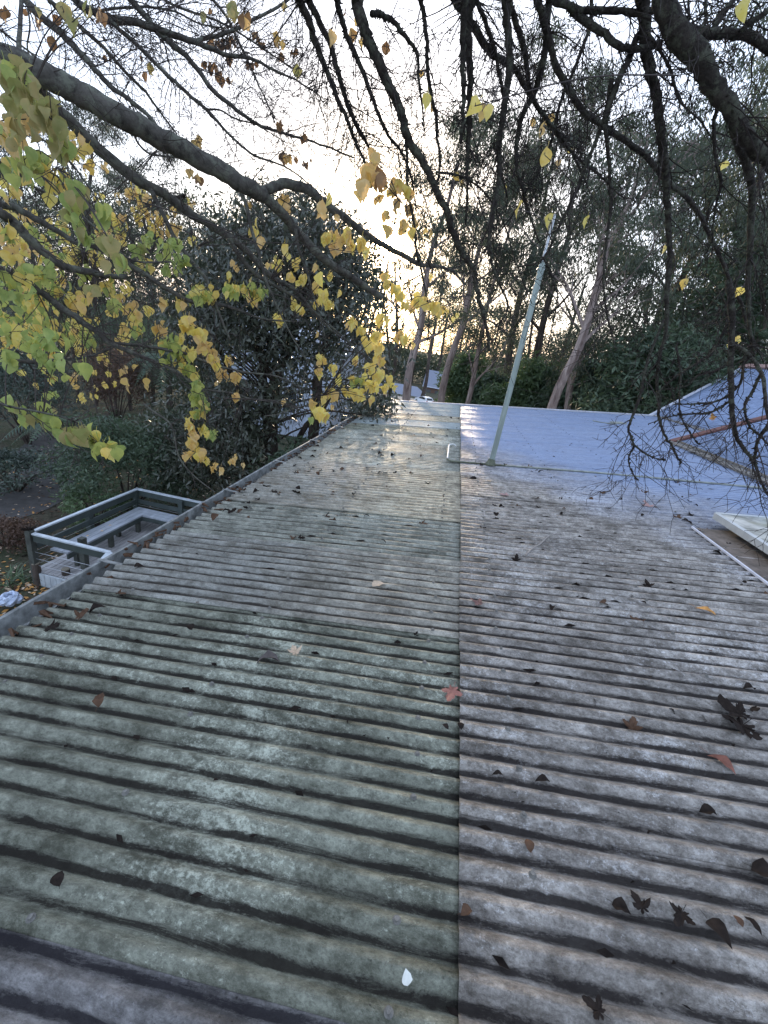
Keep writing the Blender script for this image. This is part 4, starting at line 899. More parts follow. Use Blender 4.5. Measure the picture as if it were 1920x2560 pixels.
def fern(name, c, h, L, n, label, seed=0, mat=None, droop=.9):
    R_ = random.Random(seed); c = np.array(c, float); o = empty(name, c, label, 'fern'); mb = MB()
    mb.tube([(0, 0, -.3), (.03, 0, h * .5), (0, 0, h)], [.12, .10, .08], 8, jit=.1); mb.build('trunk', M['bark_dark'], o, False)
    for i in range(n):
        a = i * 2.4; up = R_.uniform(.1, 1.0); l_ = L * R_.uniform(.8, 1.1); pts = []
        for t in np.linspace(0, 1, 9): pts.append((cos(a) * l_ * t * .85, sin(a) * l_ * t * .85, h + l_ * (up * t * .8 - droop * t * t * .9)))
        V = []; Fc = []; pts = np.array(pts)
        ss = np.linspace(0, 1, 26); P = np.stack([np.interp(ss, np.linspace(0, 1, 9), pts[:, k]) for k in range(3)], 1); side = np.array([-sin(a), cos(a), 0])
        for k in range(1, 25):
            w = l_ * .20 * sin(pi * min(1, ss[k] * .9 + .12)) ; dv = _n(P[k + 1] - P[k])
            for sg in (-1, 1):
                e = P[k] + side * sg * w + dv * w * .5 + np.array([0, 0, -w * .35]); j = len(V); V += [tuple(P[k]), tuple(P[k] + dv * l_ * .03), tuple(e)]; Fc.append((j, j + 1, j + 2))
        for k in range(0, 25):
            j = len(V); V += [tuple(P[k] + side * .008), tuple(P[k] - side * .008), tuple(P[k + 1] - side * .006), tuple(P[k + 1] + side * .006)]; Fc.append((j, j + 1, j + 2, j + 3))
        me = bpy.data.meshes.new('frond'); me.from_pydata(V, [], Fc); link('frond', me, mat or M['fern'], o)
    return o
p = on_z(425, 1090, 0); fern('tree_fern', (p[0], p[1], 0), 2.9, 2.0, 20, 'tree fern with long hanging fronds between the left trees and the evergreen', 1)
p = on_z(110, 1180, 0); fern('tree_fern', (p[0], p[1] + 1.2, 0), 1.1, 1.9, 14, 'low fern with pale arching fronds beyond the path', 2)
b = on_y(1560, 1030, 14.5); fern('tree_fern', (b[0], 14.5, b[2] - 1.3), 1.1, 1.5, 16, 'bright green fern showing just above the roof edge near the corner', 3, droop=.6)
b = on_y(1700, 960, 16); fern('tree_fern', (b[0], 16, b[2] - 2), 2.3, 2.2, 18, 'dark palm like fern above the raking roof edge', 4, M['shrub'], .5)
b = on_y(1790, 880, 17); fern('tree_fern', (b[0], 17, b[2] - 3), 3.2, 2.6, 18, 'tallest fern behind the steep roof', 5, droop=.6)
# strappy plant
c_ = on_z(35, 1455, 0); o = empty('strap_plant', c_, 'clump of green strap leaves at the far left beside the deck', 'plant')
for k in range(46):
    a_ = random.uniform(0, 6.3); l_ = random.uniform(.25, .5); s0 = np.array([random.uniform(-.18, .18), random.uniform(-.18, .18), 0]); d_ = np.array([cos(a_), sin(a_), 0]); w_ = np.array([-sin(a_), cos(a_), 0]) * .012; V = []; Fc = []
    for j, t in enumerate(np.linspace(0, 1, 6)): q = s0 + d_ * l_ * t * .8 + np.array([0, 0, l_ * (1.1 * t - .8 * t * t)]); V += [tuple(q - w_ * (1 - t * .9)), tuple(q + w_ * (1 - t * .9))]
    for j in range(5): Fc.append((2 * j, 2 * j + 1, 2 * j + 3, 2 * j + 2))
    me = bpy.data.meshes.new('strap_leaf'); me.from_pydata(V, [], Fc); link('strap_leaf', me, M['shrub_l'] if k % 3 else M['shrub'], o)

# ---------------------------------------------------------------- the big evergreen beside the gutter
def proj0(P):
    q = R3.T @ (np.asarray(P) - CAM); return CX + F * q[0] / -q[2], CY - F * q[1] / -q[2]
EY = 9.6; eb = on_y(690, 1120, EY); EX = eb[0]; etop = on_y(760, 470, EY)[2]
ev = empty('evergreen_tree', (EX, EY, 0), 'big dark evergreen with hanging glossy leaves beside the gutter, left of the sun', 'tree')
R_ = random.Random(77); tipsE = []
def blob(px, py, Y, r):
    p = on_y(px, py, Y); return (p[0] - EX, p[1] - EY, p[2], r)
outline = []
for (px_, py_) in ((520, 640), (560, 560), (600, 520), (650, 520), (700, 560), (700, 510), (750, 505), (800, 510), (840, 540), (880, 580), (900, 640), (925, 700), (940, 780), (950, 860), (940, 940), (925, 1000), (905, 1020), (480, 700), (450, 780), (470, 860), (500, 930)):
    for k in range(2): outline.append(blob(px_ + R_.uniform(-15, 15), py_ + R_.uniform(5, 40), EY + R_.uniform(-1.3, 1.3), .5))
for k in range(135):
    px_ = R_.uniform(460, 925); py_ = R_.uniform(560, 860)
    if py_ < 560 + abs(px_ - 720) * .30: continue
    outline.append(blob(px_, py_, EY + R_.uniform(-1.9, 1.6), .6))
for k in range(46):
    px_ = R_.uniform(470, 900); py_ = R_.uniform(860, 1120)
    if py_ > 1170 - (px_ - 560) * .35: continue
    outline.append(blob(px_, py_, EY + R_.uniform(-1.5, 1.5), .5))
for k in range(40):
    px_ = R_.uniform(400, 640); py_ = R_.uniform(1000, 1200)
    outline.append(blob(px_, py_, EY + R_.uniform(-1.5, .5), .5))
outline.append(blob(935, 1040, 8.4, .2)); outline.append(blob(930, 1010, 8.6, .25)); outline.append(blob(925, 980, 8.8, .3))
Cc = np.array([o_[:3] for o_ in outline])
_pp = [proj0(c + np.array([EX, EY, 0])) for c in Cc]; Cc = Cc[[not (q[0] > 905 and q[1] < 690) for q in _pp]]
Cc[:, 2] = np.maximum(Cc[:, 2], .5)
V = leaves_np(Cc, 150, (.60, .60, .5), .15, .046, .45, 77)
near_c = Cc[:0]
link('crown', quads('crown', V), M['evergreen'], ev)
tw = on_y(680, 1140, EY)
for si, pts in enumerate([[(690, 1150), (680, 1060), (690, 960), (720, 860), (730, 740), (740, 600)], [(700, 1100), (660, 980), (650, 880), (600, 760), (570, 640)], [(780, 1120), (790, 1020), (800, 900), (850, 780), (870, 660)], [(700, 1120), (750, 1090), (810, 1020), (860, 900)], [(730, 800), (700, 740), (660, 690)], [(640, 1100), (600, 1000), (560, 900), (520, 800)]]):
    P = []
    for i, (a, b_) in enumerate(pts):
        q = on_y(a, b_, EY + [0, .3, -.4, .5, -.6, -.2][si] * i * .3); P.append((q[0] - EX, q[1] - EY, q[2]))
    P[0] = (P[0][0], P[0][1], 0.0)
    if si == 4: P[0] = (on_y(*pts[0], EY)[0] - EX, 0, on_y(*pts[0], EY)[2])
    mb = MB(); sp = spline(P, 4); mb.tube(sp, np.linspace((.17, .12, .14, .09, .06, .09)[si], .03, len(sp)), 9, jit=.05)
    mb.build('trunk' if si == 0 else 'limb', M['bark_dark'], ev, True)
    if si == 0: SP0 = sp
mb = MB()
for i in range(0, len(Cc), 2):
    j = int(np.argmin(np.linalg.norm(SP0 - Cc[i] * np.array([.5, .5, .8]), axis=1))); b_ = SP0[j]; q = Cc[i]
    mb.tube(spline([b_, (b_ + q) / 2 + np.array([0, 0, .2]), q], 3), np.linspace(.03, .006, 7), 4, False)
tag(mb.build('branches', M['bark_dark'], ev), kind='stuff')

# ---------------------------------------------------------------- pale neighbour seen through it
Yn = 19.0; a_ = on_y(520, 850, Yn); b_ = on_y(845, 850, Yn); xa, xb = a_[0], b_[0]; g = float(gz(xa, Yn)) - .3; zt_ = on_y(700, 835, Yn)[2]
NO = np.array([(xa + xb) / 2, Yn + 3, g]); nb = empty('neighbour_house', NO, 'pale blue grey house glimpsed through the evergreen trunks', 'house')
mw = simple('pale_blue_cladding', (.50, .56, .66), .5, .12, 3)
mb = MB(NO); mb.box(((xa + xb) / 2, Yn + 3, (g + zt_) / 2), (xb - xa, 6, zt_ - g)); mb.build('wall', mw, nb)
mb = MB(NO); mb.poly([(xa - .4, Yn - .5, zt_ - .1), (xb + .4, Yn - .5, zt_ - .1), (xb + .4, Yn + 3, zt_ + .9), (xa - .4, Yn + 3, zt_ + .9)]); mb.poly([(xa - .4, Yn + 6.5, zt_ - .1), (xb + .4, Yn + 6.5, zt_ - .1), (xb + .4, Yn + 3, zt_ + .9), (xa - .4, Yn + 3, zt_ + .9)]); mb.build('roof', simple('pale_iron_roof', (.42, .47, .56), .4, .1, 3), nb)
for k in range(int((zt_ - g) / .22)):
    mb = MB(NO); mb.box(((xa + xb) / 2, Yn - .012, g + .11 + k * .22), (xb - xa, .02, .205)); mb.build('cladding_board', mw, nb)
for k in (0.25, .62):
    mb = MB(NO); xx = xa + (xb - xa) * k; mb.box((xx, Yn - .03, g + 1.9), (1.3, .04, 1.1)); f_ = mb.build('window', simple('window_glass', (.05, .06, .07), .1, .1, 3), nb)
    mb = MB(NO); 
    for dx in (-.66, 0, .66): mb.box((xx + dx, Yn - .045, g + 1.9), (.06, .05, 1.22))
    for dz in (-.58, .58): mb.box((xx, Yn - .045, g + 1.9 + dz), (1.38, .052, .06))
    mb.build('window_frame', M['whiteflash'], f_)

# ---------------------------------------------------------------- brick house, drive and car beyond the roof
road_m = simple('drive_asphalt', (.20, .19, .18), .9, .15, 3)
xs = np.linspace(-25, 40, 60); V = []; Fc = []
for x_ in xs:
    for y_ in (79.0, 92.0): V.append((x_, y_, float(gz(x_, y_)) + .02))
for i in range(len(xs) - 1): Fc.append((2 * i, 2 * i + 2, 2 * i + 3, 2 * i + 1))
me = bpy.data.meshes.new('driveway'); me.from_pydata(V, [], Fc); tag(link('driveway', me, road_m), kind='structure')
brick = simple('brown_brick', (.16, .095, .07), .9, .2, 12); tile = simple('blue_grey_tiles', (.20, .22, .28), .7, .15, 9)
def far_house(pl, pr, py_b, Y, py_eave, py_ridge, label, wallm, gable=False, fascia=True):
    a_ = on_y(pl, py_eave, Y); b_ = on_y(pr, py_eave, Y); ze = (a_[2] + b_[2]) / 2; zr = on_y((pl + pr) / 2, py_ridge, Y)[2]; g = float(gz(a_[0], Y)) - .5
    O = np.array([(a_[0] + b_[0]) / 2, Y + 4, g]); o = empty('house', O, label, 'house'); dpt = 8
    mb = MB(O); mb.box((O[0], Y + dpt / 2, (g + ze) / 2), (b_[0] - a_[0], dpt, ze - g)); mb.build('wall', wallm, o)
    e = .4; xa, xb = a_[0] - e, b_[0] + e; mb = MB(O); hx = 0 if gable else min(2.0, (xb - xa) * .3)
    r1 = (xa + hx, Y + dpt / 2, zr); r2 = (xb - hx, Y + dpt / 2, zr); c1, c2, c3, c4 = (xa, Y - e, ze), (xb, Y - e, ze), (xb, Y + dpt + e, ze), (xa, Y + dpt + e, ze)
    mb.poly([c1, c2, r2, r1]); mb.poly([c3, c4, r1, r2]); mb.poly([c2, c3, r2]); mb.poly([c4, c1, r1]); mb.build('roof', tile, o)
    mb = MB(O); mb.box((O[0], Y - e - .02, ze - .10), (xb - xa, .04, .26)); mb.build('fascia', M['whiteflash'], o)
    for k in (.3, .7):
        mb = MB(O); mb.box((xa + (xb - xa) * k, Y - .02, ze - 1.3), (1.2, .06, 1.1)); w_ = mb.build('window', simple('far_window', (.12, .12, .12), .2, .1, 3), o)
    return o
far_house(930, 1055, 1003, 97, 983, 962, 'brown brick house with blue grey hipped roof behind the white car', brick)
far_house(1060, 1108, 980, 112, 968, 928, 'second blue grey roof with a white fascia between two gum trunks', brick, True)
b_ = on_y(1605, 955, 60); mb = MB((b_[0], 60, b_[2])); mb.box((b_[0], 60, b_[2]), (2.6, 3, .6)); mb.box((b_[0], 60, b_[2] - 1.5), (2.2, 2.6, 2.4)); tag(mb.build('shed', simple('pale_shed', (.5, .45, .42), .7, .1, 2), loc=(b_[0], 60, b_[2])), 'tiny pale shed roof glimpsed in the wood left of the steep roof', 'shed')

# white hatchback
cp = on_y(1060, 1000, 86); cg = float(gz(cp[0], 86)) + .04
CO = np.array([cp[0], 86.0, cg])
car = empty('parked_car', CO, 'white hatchback car parked in front of the brick house', 'car', rz=rad(128))
wp = simple('white_car_paint', (.75, .77, .80), .25, .03, 2); glass = simple('car_glass', (.02, .022, .025), .08, .1, 2); tyre = simple('tyre_rubber', (.02, .02, .02), .9, .2, 9); red = simple('tail_lamp_red', (.35, .02, .02), .3, .1, 9)
Zc = float(CO[2])
side = [(-2.05, .35), (-2.08, .75), (-1.95, 1.0), (-1.55, 1.42), (-.3, 1.5), (.45, 1.35), (1.1, .98), (1.9, .82), (2.1, .6), (2.1, .32)]
mb = MB(); n_ = len(side)
for y_, k in ((-.86, 1), (-.80, 0), (.80, 0), (.86, 1)): pass
ring = lambda y_, inset: [(x_, y_ * (1 - (.14 if z_ > 1.1 else 0)), z_) for x_, z_ in side]
A_ = ring(-.86, 0); B_ = ring(.86, 0); mb.poly(A_[::-1]); mb.poly(B_)
for i in range(n_): j = (i + 1) % n_; mb.poly([A_[i], A_[j], B_[j], B_[i]])
mb.build('body', wp, car)
mb = MB()
for s_ in (-1, 1):
    mb.poly([(-1.45, s_ * .80, 1.02), (-1.35, s_ * .765, 1.36), (-.3, s_ * .762, 1.43), (.38, s_ * .765, 1.29), (.85, s_ * .81, 1.02)][::s_])
mb.v = [(a, b * 1.085, c) for a, b, c in mb.v]; mb.build('side_window', glass, car)
mb = MB(); mb.poly([(-1.97, -.68, 1.04), (-1.97, .68, 1.04), (-1.62, .62, 1.37), (-1.62, -.62, 1.37)]); mb.v = [(a - .03, b, c) for a, b, c in mb.v]; mb.build('rear_window', glass, car)
mb = MB(); mb.poly([(1.06, -.66, 1.03), (1.06, .66, 1.03), (.50, .62, 1.34), (.50, -.62, 1.34)][::-1]); mb.v = [(a + .03, b, c + .02) for a, b, c in mb.v]; mb.build('windscreen', glass, car)
for x_ in (-1.3, 1.3):
    for s_ in (-1, 1): mb = MB(); mb.tube([(x_, s_ * .88, .32), (x_, s_ * .70, .32)], .32, 14); w_ = mb.build('wheel', tyre, car); mb = MB(); mb.tube([(x_, s_ * .885, .32), (x_, s_ * .86, .32)], .19, 10); mb.build('rim', M['galv'], w_)
for s_ in (-1, 1): mb = MB(); mb.box((-2.07, s_ * .70, .82), (.05, .22, .22)); mb.build('tail_lamp', red, car)

# ---------------------------------------------------------------- overhanging trees: boughs traced as real limbs in space
def proj(P):
    q = R3.T @ (np.asarray(P) - CAM); return CX + F * q[0] / -q[2], CY - F * q[1] / -q[2], -q[2]
LT = empty('yellow_leaved_tree', (-4.3, 0.2, 0), 'tree with green and yellow autumn leaves whose thick boughs reach in from the left', 'tree')
LO = np.array([-4.3, 0.2, 0.0])
RT = empty('bare_mossy_tree', (5.9, -3.4, 0), 'nearly bare tree with mossy black limbs hanging down over the right of the roof', 'tree')
RO = np.array([5.9, -3.4, 0.0])
ltr = spline([LO + (0, 0, -.1), LO + (.1, .1, 1.6), LO + (.05, .25, 3.2), LO + (.25, .3, 4.6), LO + (.5, .4, 5.8), LO + (1.1, .6, 7.0), LO + (2.0, .9, 7.8), LO + (3.2, 1.1, 8.2)], 5)
mb = MB(LO); mb.tube(ltr, np.linspace(.20, .035, len(ltr)), 12, jit=.04); mb.build('trunk', M['bark_smooth'], LT, True)
rtr = spline([RO + (0, 0, -.1), RO + (-.1, .1, 2.0), RO + (-.3, .3, 4.0), RO + (-.9, .9, 5.6), RO + (-1.9, 1.8, 6.9), RO + (-3.0, 2.9, 7.5), RO + (-4.2, 3.8, 7.7), RO + (-5.4, 4.4, 7.7), RO + (-6.4, 4.7, 7.5)], 5)
mb = MB(RO); mb.tube(rtr, np.linspace(.26, .05, len(rtr)), 12, jit=.06); mb.build('trunk', M['bark_moss'], RT, True)

TW = {'L': MB(LO), 'R': MB(RO)}
NODES = {'L': [], 'R': []}
TR = {'L': (LT, LO, ltr), 'R': (RT, RO, rtr)}
rb = random.Random(99)
def rnd3(s): return np.array([rb.gauss(0, s), rb.gauss(0, s), rb.gauss(0, s)])
def twig(mb, p, d, L, r, droop, lvl, crook=.28, side=3, nodes=None, kids=(3, 5)):
    n = max(3, int(L / .06)); P = [np.array(p)]; d = _n(d)
    for i in range(n):
        d = _n(d + rnd3(crook * .5) + np.array([0, 0, -droop * .12])); P.append(P[-1] + d * L / n)
    mb.tube(P, np.linspace(r, max(.0011, r * .35), n + 1), side, False)
    if nodes is not None: nodes += P[1:]
    if lvl > 0:
        for k in range(rb.randint(*kids)):
            j = rb.randint(1, n); t = _n(P[j] - P[j - 1]); e = _n(rnd3(1.0)); e = _n(e - t * (e @ t)); twig(mb, P[j], t * .55 + e * .8, L * rb.uniform(.3, .6), max(.0014, r * .55), droop, lvl - 1, crook, 3, nodes, kids)
def bough(T, pts, hw, dep, root=None, dens=9, tl=(.15, .5), lvl=1, droop=.4, n=None, mat=None, spurs=False, name='bough'):
    """pts: photo pixels; hw: half thickness in pixels start,end (or list); dep: depth start,end"""
    par, O, trunk = TR[T]; k = len(pts); d_ = np.interp(np.linspace(0, 1, k), np.linspace(0, 1, len(dep)), dep); h_ = np.interp(np.linspace(0, 1, k), np.linspace(0, 1, len(hw)), hw)
    P = [at(a, b, d) for (a, b), d in zip(pts, d_)]; r = [h * d / F for h, d in zip(h_, d_)]
    nroot = 0
    if root == 'trunk':
        j = int(np.argmin([np.linalg.norm(q - P[0]) + (0 if q[2] > P[0][2] - .6 else 2) for q in trunk])); q = trunk[j]
        t = _n(P[0] - P[1]); m_ = P[0] + t * np.linalg.norm(q - P[0]) * .35; m2 = (m_ + q) / 2 + (0, 0, .05)
        P = [q, m2, m_] + P; r = [r[0] * 1.5, r[0] * 1.3, r[0] * 1.12] + r
    S_ = spline(P, 4); rs = np.interp(np.linspace(0, 1, len(S_)), np.linspace(0, 1, len(r)), r)
    rmax = max(rs); mb = MB(O); sides = 12 if rmax > .03 else 7 if rmax > .010 else 5
    S_ = S_ + np.array([rnd3(min(.004, rmax * .08)) for _ in range(len(S_))])
    mb.tube(S_, rs, sides, jit=.08 if T == 'R' else .03)
    if spurs:
        for i in range(int(len(S_) * 2.2)):
            j = rb.randint(1, len(S_) - 1); u = rb.random(); p = S_[j - 1] * (1 - u) + S_[j] * u; q = proj(p)
            if not (-60 < q[0] < 1980 and -60 < q[1] < 1300) or q[2] < 0: continue
            e = _n(rnd3(1)); rr = rs[j]; mb.tube([p + e * rr * .5, p + e * (rr + rb.uniform(.004, .013))], [rb.uniform(.003, .006) + rr * .12, .002], 4)
    o = mb.build(name, mat or (M['bark_moss'] if T == 'R' else M['bark_smooth']), par, True)
    NODES[T] += [x_ for x_ in S_]
    dens *= .62 if T == 'L' else .72
    for i in range(int(dens * np.linalg.norm(np.diff(S_, axis=0), axis=1).sum() / .5)):
        j = rb.randint(1, len(S_) - 1); q = proj(S_[j])
        if not (-80 < q[0] < 2000 and -120 < q[1] < 1350) or q[2] < 0: continue
        t = _n(S_[j] - S_[j - 1]); e = _n(rnd3(1.0)); e = _n(e - t * (e @ t)); twig(TW[T], S_[j], t * rb.uniform(.3, 1.1) + e * .8, rb.uniform(*tl), min(rs[j] * .5, rb.uniform(.0022, .0042)), droop, lvl, nodes=NODES[T] if rb.random() < .3 else None)
    return S_
B = bough
# left tree
B('L', [(-70, 105), (0, 138), (60, 160), (110, 188), (170, 218), (230, 250), (290, 285), (350, 315), (410, 350), (480, 388), (560, 432), (620, 468), (656, 487)], (24, 29, 27, 25, 22, 17), (2.0, 2.2, 2.7), 'trunk', 5, (.2, .6), 2, .2)
B('L', [(645, 480), (700, 528), (734, 570), (803, 642), (850, 675), (894, 702), (954, 745)], (13, 11, 9, 7), (2.7, 3.4), None, 7, (.1, .4), 1)
B('L', [(640, 482), (662, 478), (690, 464), (724, 461), (778, 478), (813, 509), (860, 543), (904, 577), (960, 614), (1003, 637), (1047, 660), (1099, 666), (1134, 680), (1168, 715)], (11, 12, 10, 7, 5, 2), (2.68, 3.3), None, 7, (.15, .45), 1)
B('L', [(85, 195), (110, 240), (173, 302), (231, 358), (289, 407), (347, 453), (405, 482), (463, 525), (509, 555), (578, 595), (628, 639), (675, 688), (738, 727), (790, 790), (860, 850)], (16, 14, 12, 9, 6, 2), (2.2, 3.5), None, 9, (.15, .5), 1)
B('L', [(376, 472), (405, 531), (434, 589), (477, 650), (518, 702), (534, 749), (559, 812), (575, 850)], (6, 5, 4, 2), (2.7, 3.0), None, 9, (.1, .35))
B('L', [(570, 590), (594, 633), (634, 680), (675, 708), (722, 733), (760, 758), (841, 827), (900, 880)], (6, 5, 3, 1.5), (3.0, 3.5), None, 9, (.1, .4))
B('L', [(600, 475), (616, 514), (628, 570), (647, 633), (659, 680), (672, 720), (700, 780), (735, 850), (780, 920)], (5, 4, 3, 1.2), (2.6, 3.0), None, 6, (.1, .3))
B('L', [(738, 572), (747, 621), (766, 677), (778, 721), (800, 790), (815, 850)], (4.5, 3.5, 2, 1.2), (2.9, 3.2), None, 8, (.1, .3))
B('L', [(-60, 500), (0, 511), (43, 520), (101, 555), (145, 578), (185, 604), (246, 621), (289, 641)], (9, 8, 6, 4), (2.4, 2.8), 'trunk', 10, (.15, .5))
B('L', [(-60, 500), (0, 531), (29, 552), (72, 595), (116, 638), (159, 665), (203, 676), (260, 688), (318, 693)], (13, 11, 9, 6), (2.2, 2.7), 'trunk', 10, (.15, .5))
B('L', [(300, 655), (347, 676), (405, 714), (472, 752), (545, 762), (581, 769), (653, 796), (760, 806)], (7, 6, 4, 1.5), (2.65, 3.2), None, 10, (.15, .45))
B('L', [(-60, 650), (0, 675), (43, 697), (87, 718), (150, 765), (231, 820), (289, 864), (347, 889), (434, 926), (520, 985)], (11, 9, 8, 5, 3), (2.0, 2.7), 'trunk', 10, (.15, .5))
B('L', [(285, 858), (370, 866), (463, 884), (521, 907), (608, 930), (694, 941), (760, 975)], (4, 4, 2.5, 1.5), (2.5, 3.0), None, 9, (.12, .4))
B('L', [(-50, 890), (0, 895), (58, 905), (116, 901), (203, 895), (260, 878), (300, 860)], (6, 5, 3, 1.5), (2.2, 2.6), 'trunk', 9, (.12, .4))
B('L', [(360, 1010), (382, 1028), (428, 1063), (446, 1138), (480, 1185), (538, 1231)], (3, 2.5, 2, 1.5), (2.4, 2.6), None, 3, (.08, .2))
B('L', [(440, 925), (498, 970), (579, 982), (637, 999), (720, 1000)], (3, 2.5, 1.2), (2.6, 3.0), None, 6, (.1, .3))
B('L', [(820, 1000), (740, 1020), (700, 1035), (660, 1040)], (1.2, 2, 1), (3.2, 3.0), None, 3, (.1, .25))
B('L', [(-60, 990), (24, 1016), (90, 1028), (164, 1045), (205, 1066), (241, 1105), (301, 1131)], (3.5, 3, 2, 1.2), (1.5, 1.9), 'trunk', 5, (.08, .22))
B('L', [(-50, 130), (30, 190), (90, 245), (130, 310), (160, 390), (185, 470)], (3.5, 3, 2), (1.45, 1.7), 'trunk', 6, (.08, .25))
B('L', [(-60, 290), (0, 305), (60, 333), (127, 361), (180, 410), (230, 480)], (3.5, 3, 2), (1.7, 2.1), 'trunk', 7, (.08, .25))
B('L', [(-60, 360), (20, 420), (90, 470), (180, 520), (260, 590), (330, 650), (430, 655)], (4, 3, 2), (1.8, 2.3), 'trunk', 6, (.08, .25))
B('L', [(40, -30), (98, 38), (145, 75), (185, 116), (231, 165), (266, 208), (318, 246), (376, 295), (410, 345)], (9, 8, 6, 3.5), (2.4, 2.6), 'trunk', 7, (.15, .5), 2, .2)
B('L', [(100, -40), (124, 0), (185, 52), (260, 121), (318, 185), (364, 231), (405, 286), (443, 335)], (5.5, 5, 3.5, 2), (2.6, 2.8), 'trunk', 7, (.15, .5), 2, .2)
B('L', [(150, -40), (203, 14), (237, 29), (272, 49), (318, 52), (376, 66), (434, 87), (497, 107), (538, 127), (575, 139), (625, 145), (683, 174), (740, 200), (800, 240)], (9, 9, 7, 4, 1.5), (2.3, 3.0), 'trunk', 11, (.2, .6), 2, .1)
B('L', [(490, 104), (520, 93), (552, 87), (610, 64), (639, 46), (697, 17), (750, -30)], (5, 4, 3), (2.7, 2.9), None, 10, (.15, .5), 2, .1)
B('L', [(290, -40), (327, 0), (376, 58), (419, 101), (480, 155), (523, 214), (567, 255), (610, 289), (654, 315), (711, 333), (769, 350), (827, 370), (885, 396)], (8, 7, 5, 3, 2), (2.5, 3.0), 'trunk', 8, (.2, .55), 2, .2)
B('L', [(272, 49), (300, 75), (347, 116), (405, 174), (448, 214), (480, 243), (518, 275), (544, 304), (581, 344), (625, 382), (654, 396), (700, 411), (740, 434), (790, 475)], (5, 4.5, 3, 1.5), (2.45, 2.9), None, 8, (.2, .5), 2, .2)
B('L', [(515, 275), (550, 275), (590, 298), (640, 312), (720, 360)], (2.5, 2, 1), (2.7, 2.9), None, 6, (.15, .4))
B('L', [(500, -40), (532, 0), (567, 43), (596, 104), (619, 150), (650, 220), (690, 300)], (4, 3, 1.5), (2.8, 3.0), 'trunk', 9, (.2, .5), 2, .1)
B('L', [(385, -40), (420, 5), (480, 30), (560, 60), (640, 110), (700, 150), (760, 190)], (3, 2.5, 1.2), (2.9, 3.1), 'trunk', 10, (.2, .5), 2, .1)
B('L', [(225, 30), (300, 20), (376, 18), (440, 30), (500, 60), (560, 70)], (3, 2.5, 1.5), (2.5, 2.9), None, 8, (.15, .45), 2, .1)
B('L', [(48, 132), (50, 70), (54, 0), (50, -40)], (6, 4.5, 4), (2.2, 2.3), None, 7, (.15, .4))
B('L', [(60, -30), (75, 60), (68, 110), (72, 140)], (2, 2), (2.3, 2.4), None, 5, (.15, .3))
B('L', [(-40, 55), (0, 75), (58, 118), (120, 165), (200, 215)], (3, 2.5, 1.5), (2.4, 2.5), 'trunk', 6, (.15, .4))
B('L', [(330, 325), (347, 360), (376, 385), (434, 392), (470, 388)], (3, 2.5, 1), (2.5, 2.7), None, 7, (.12, .3))
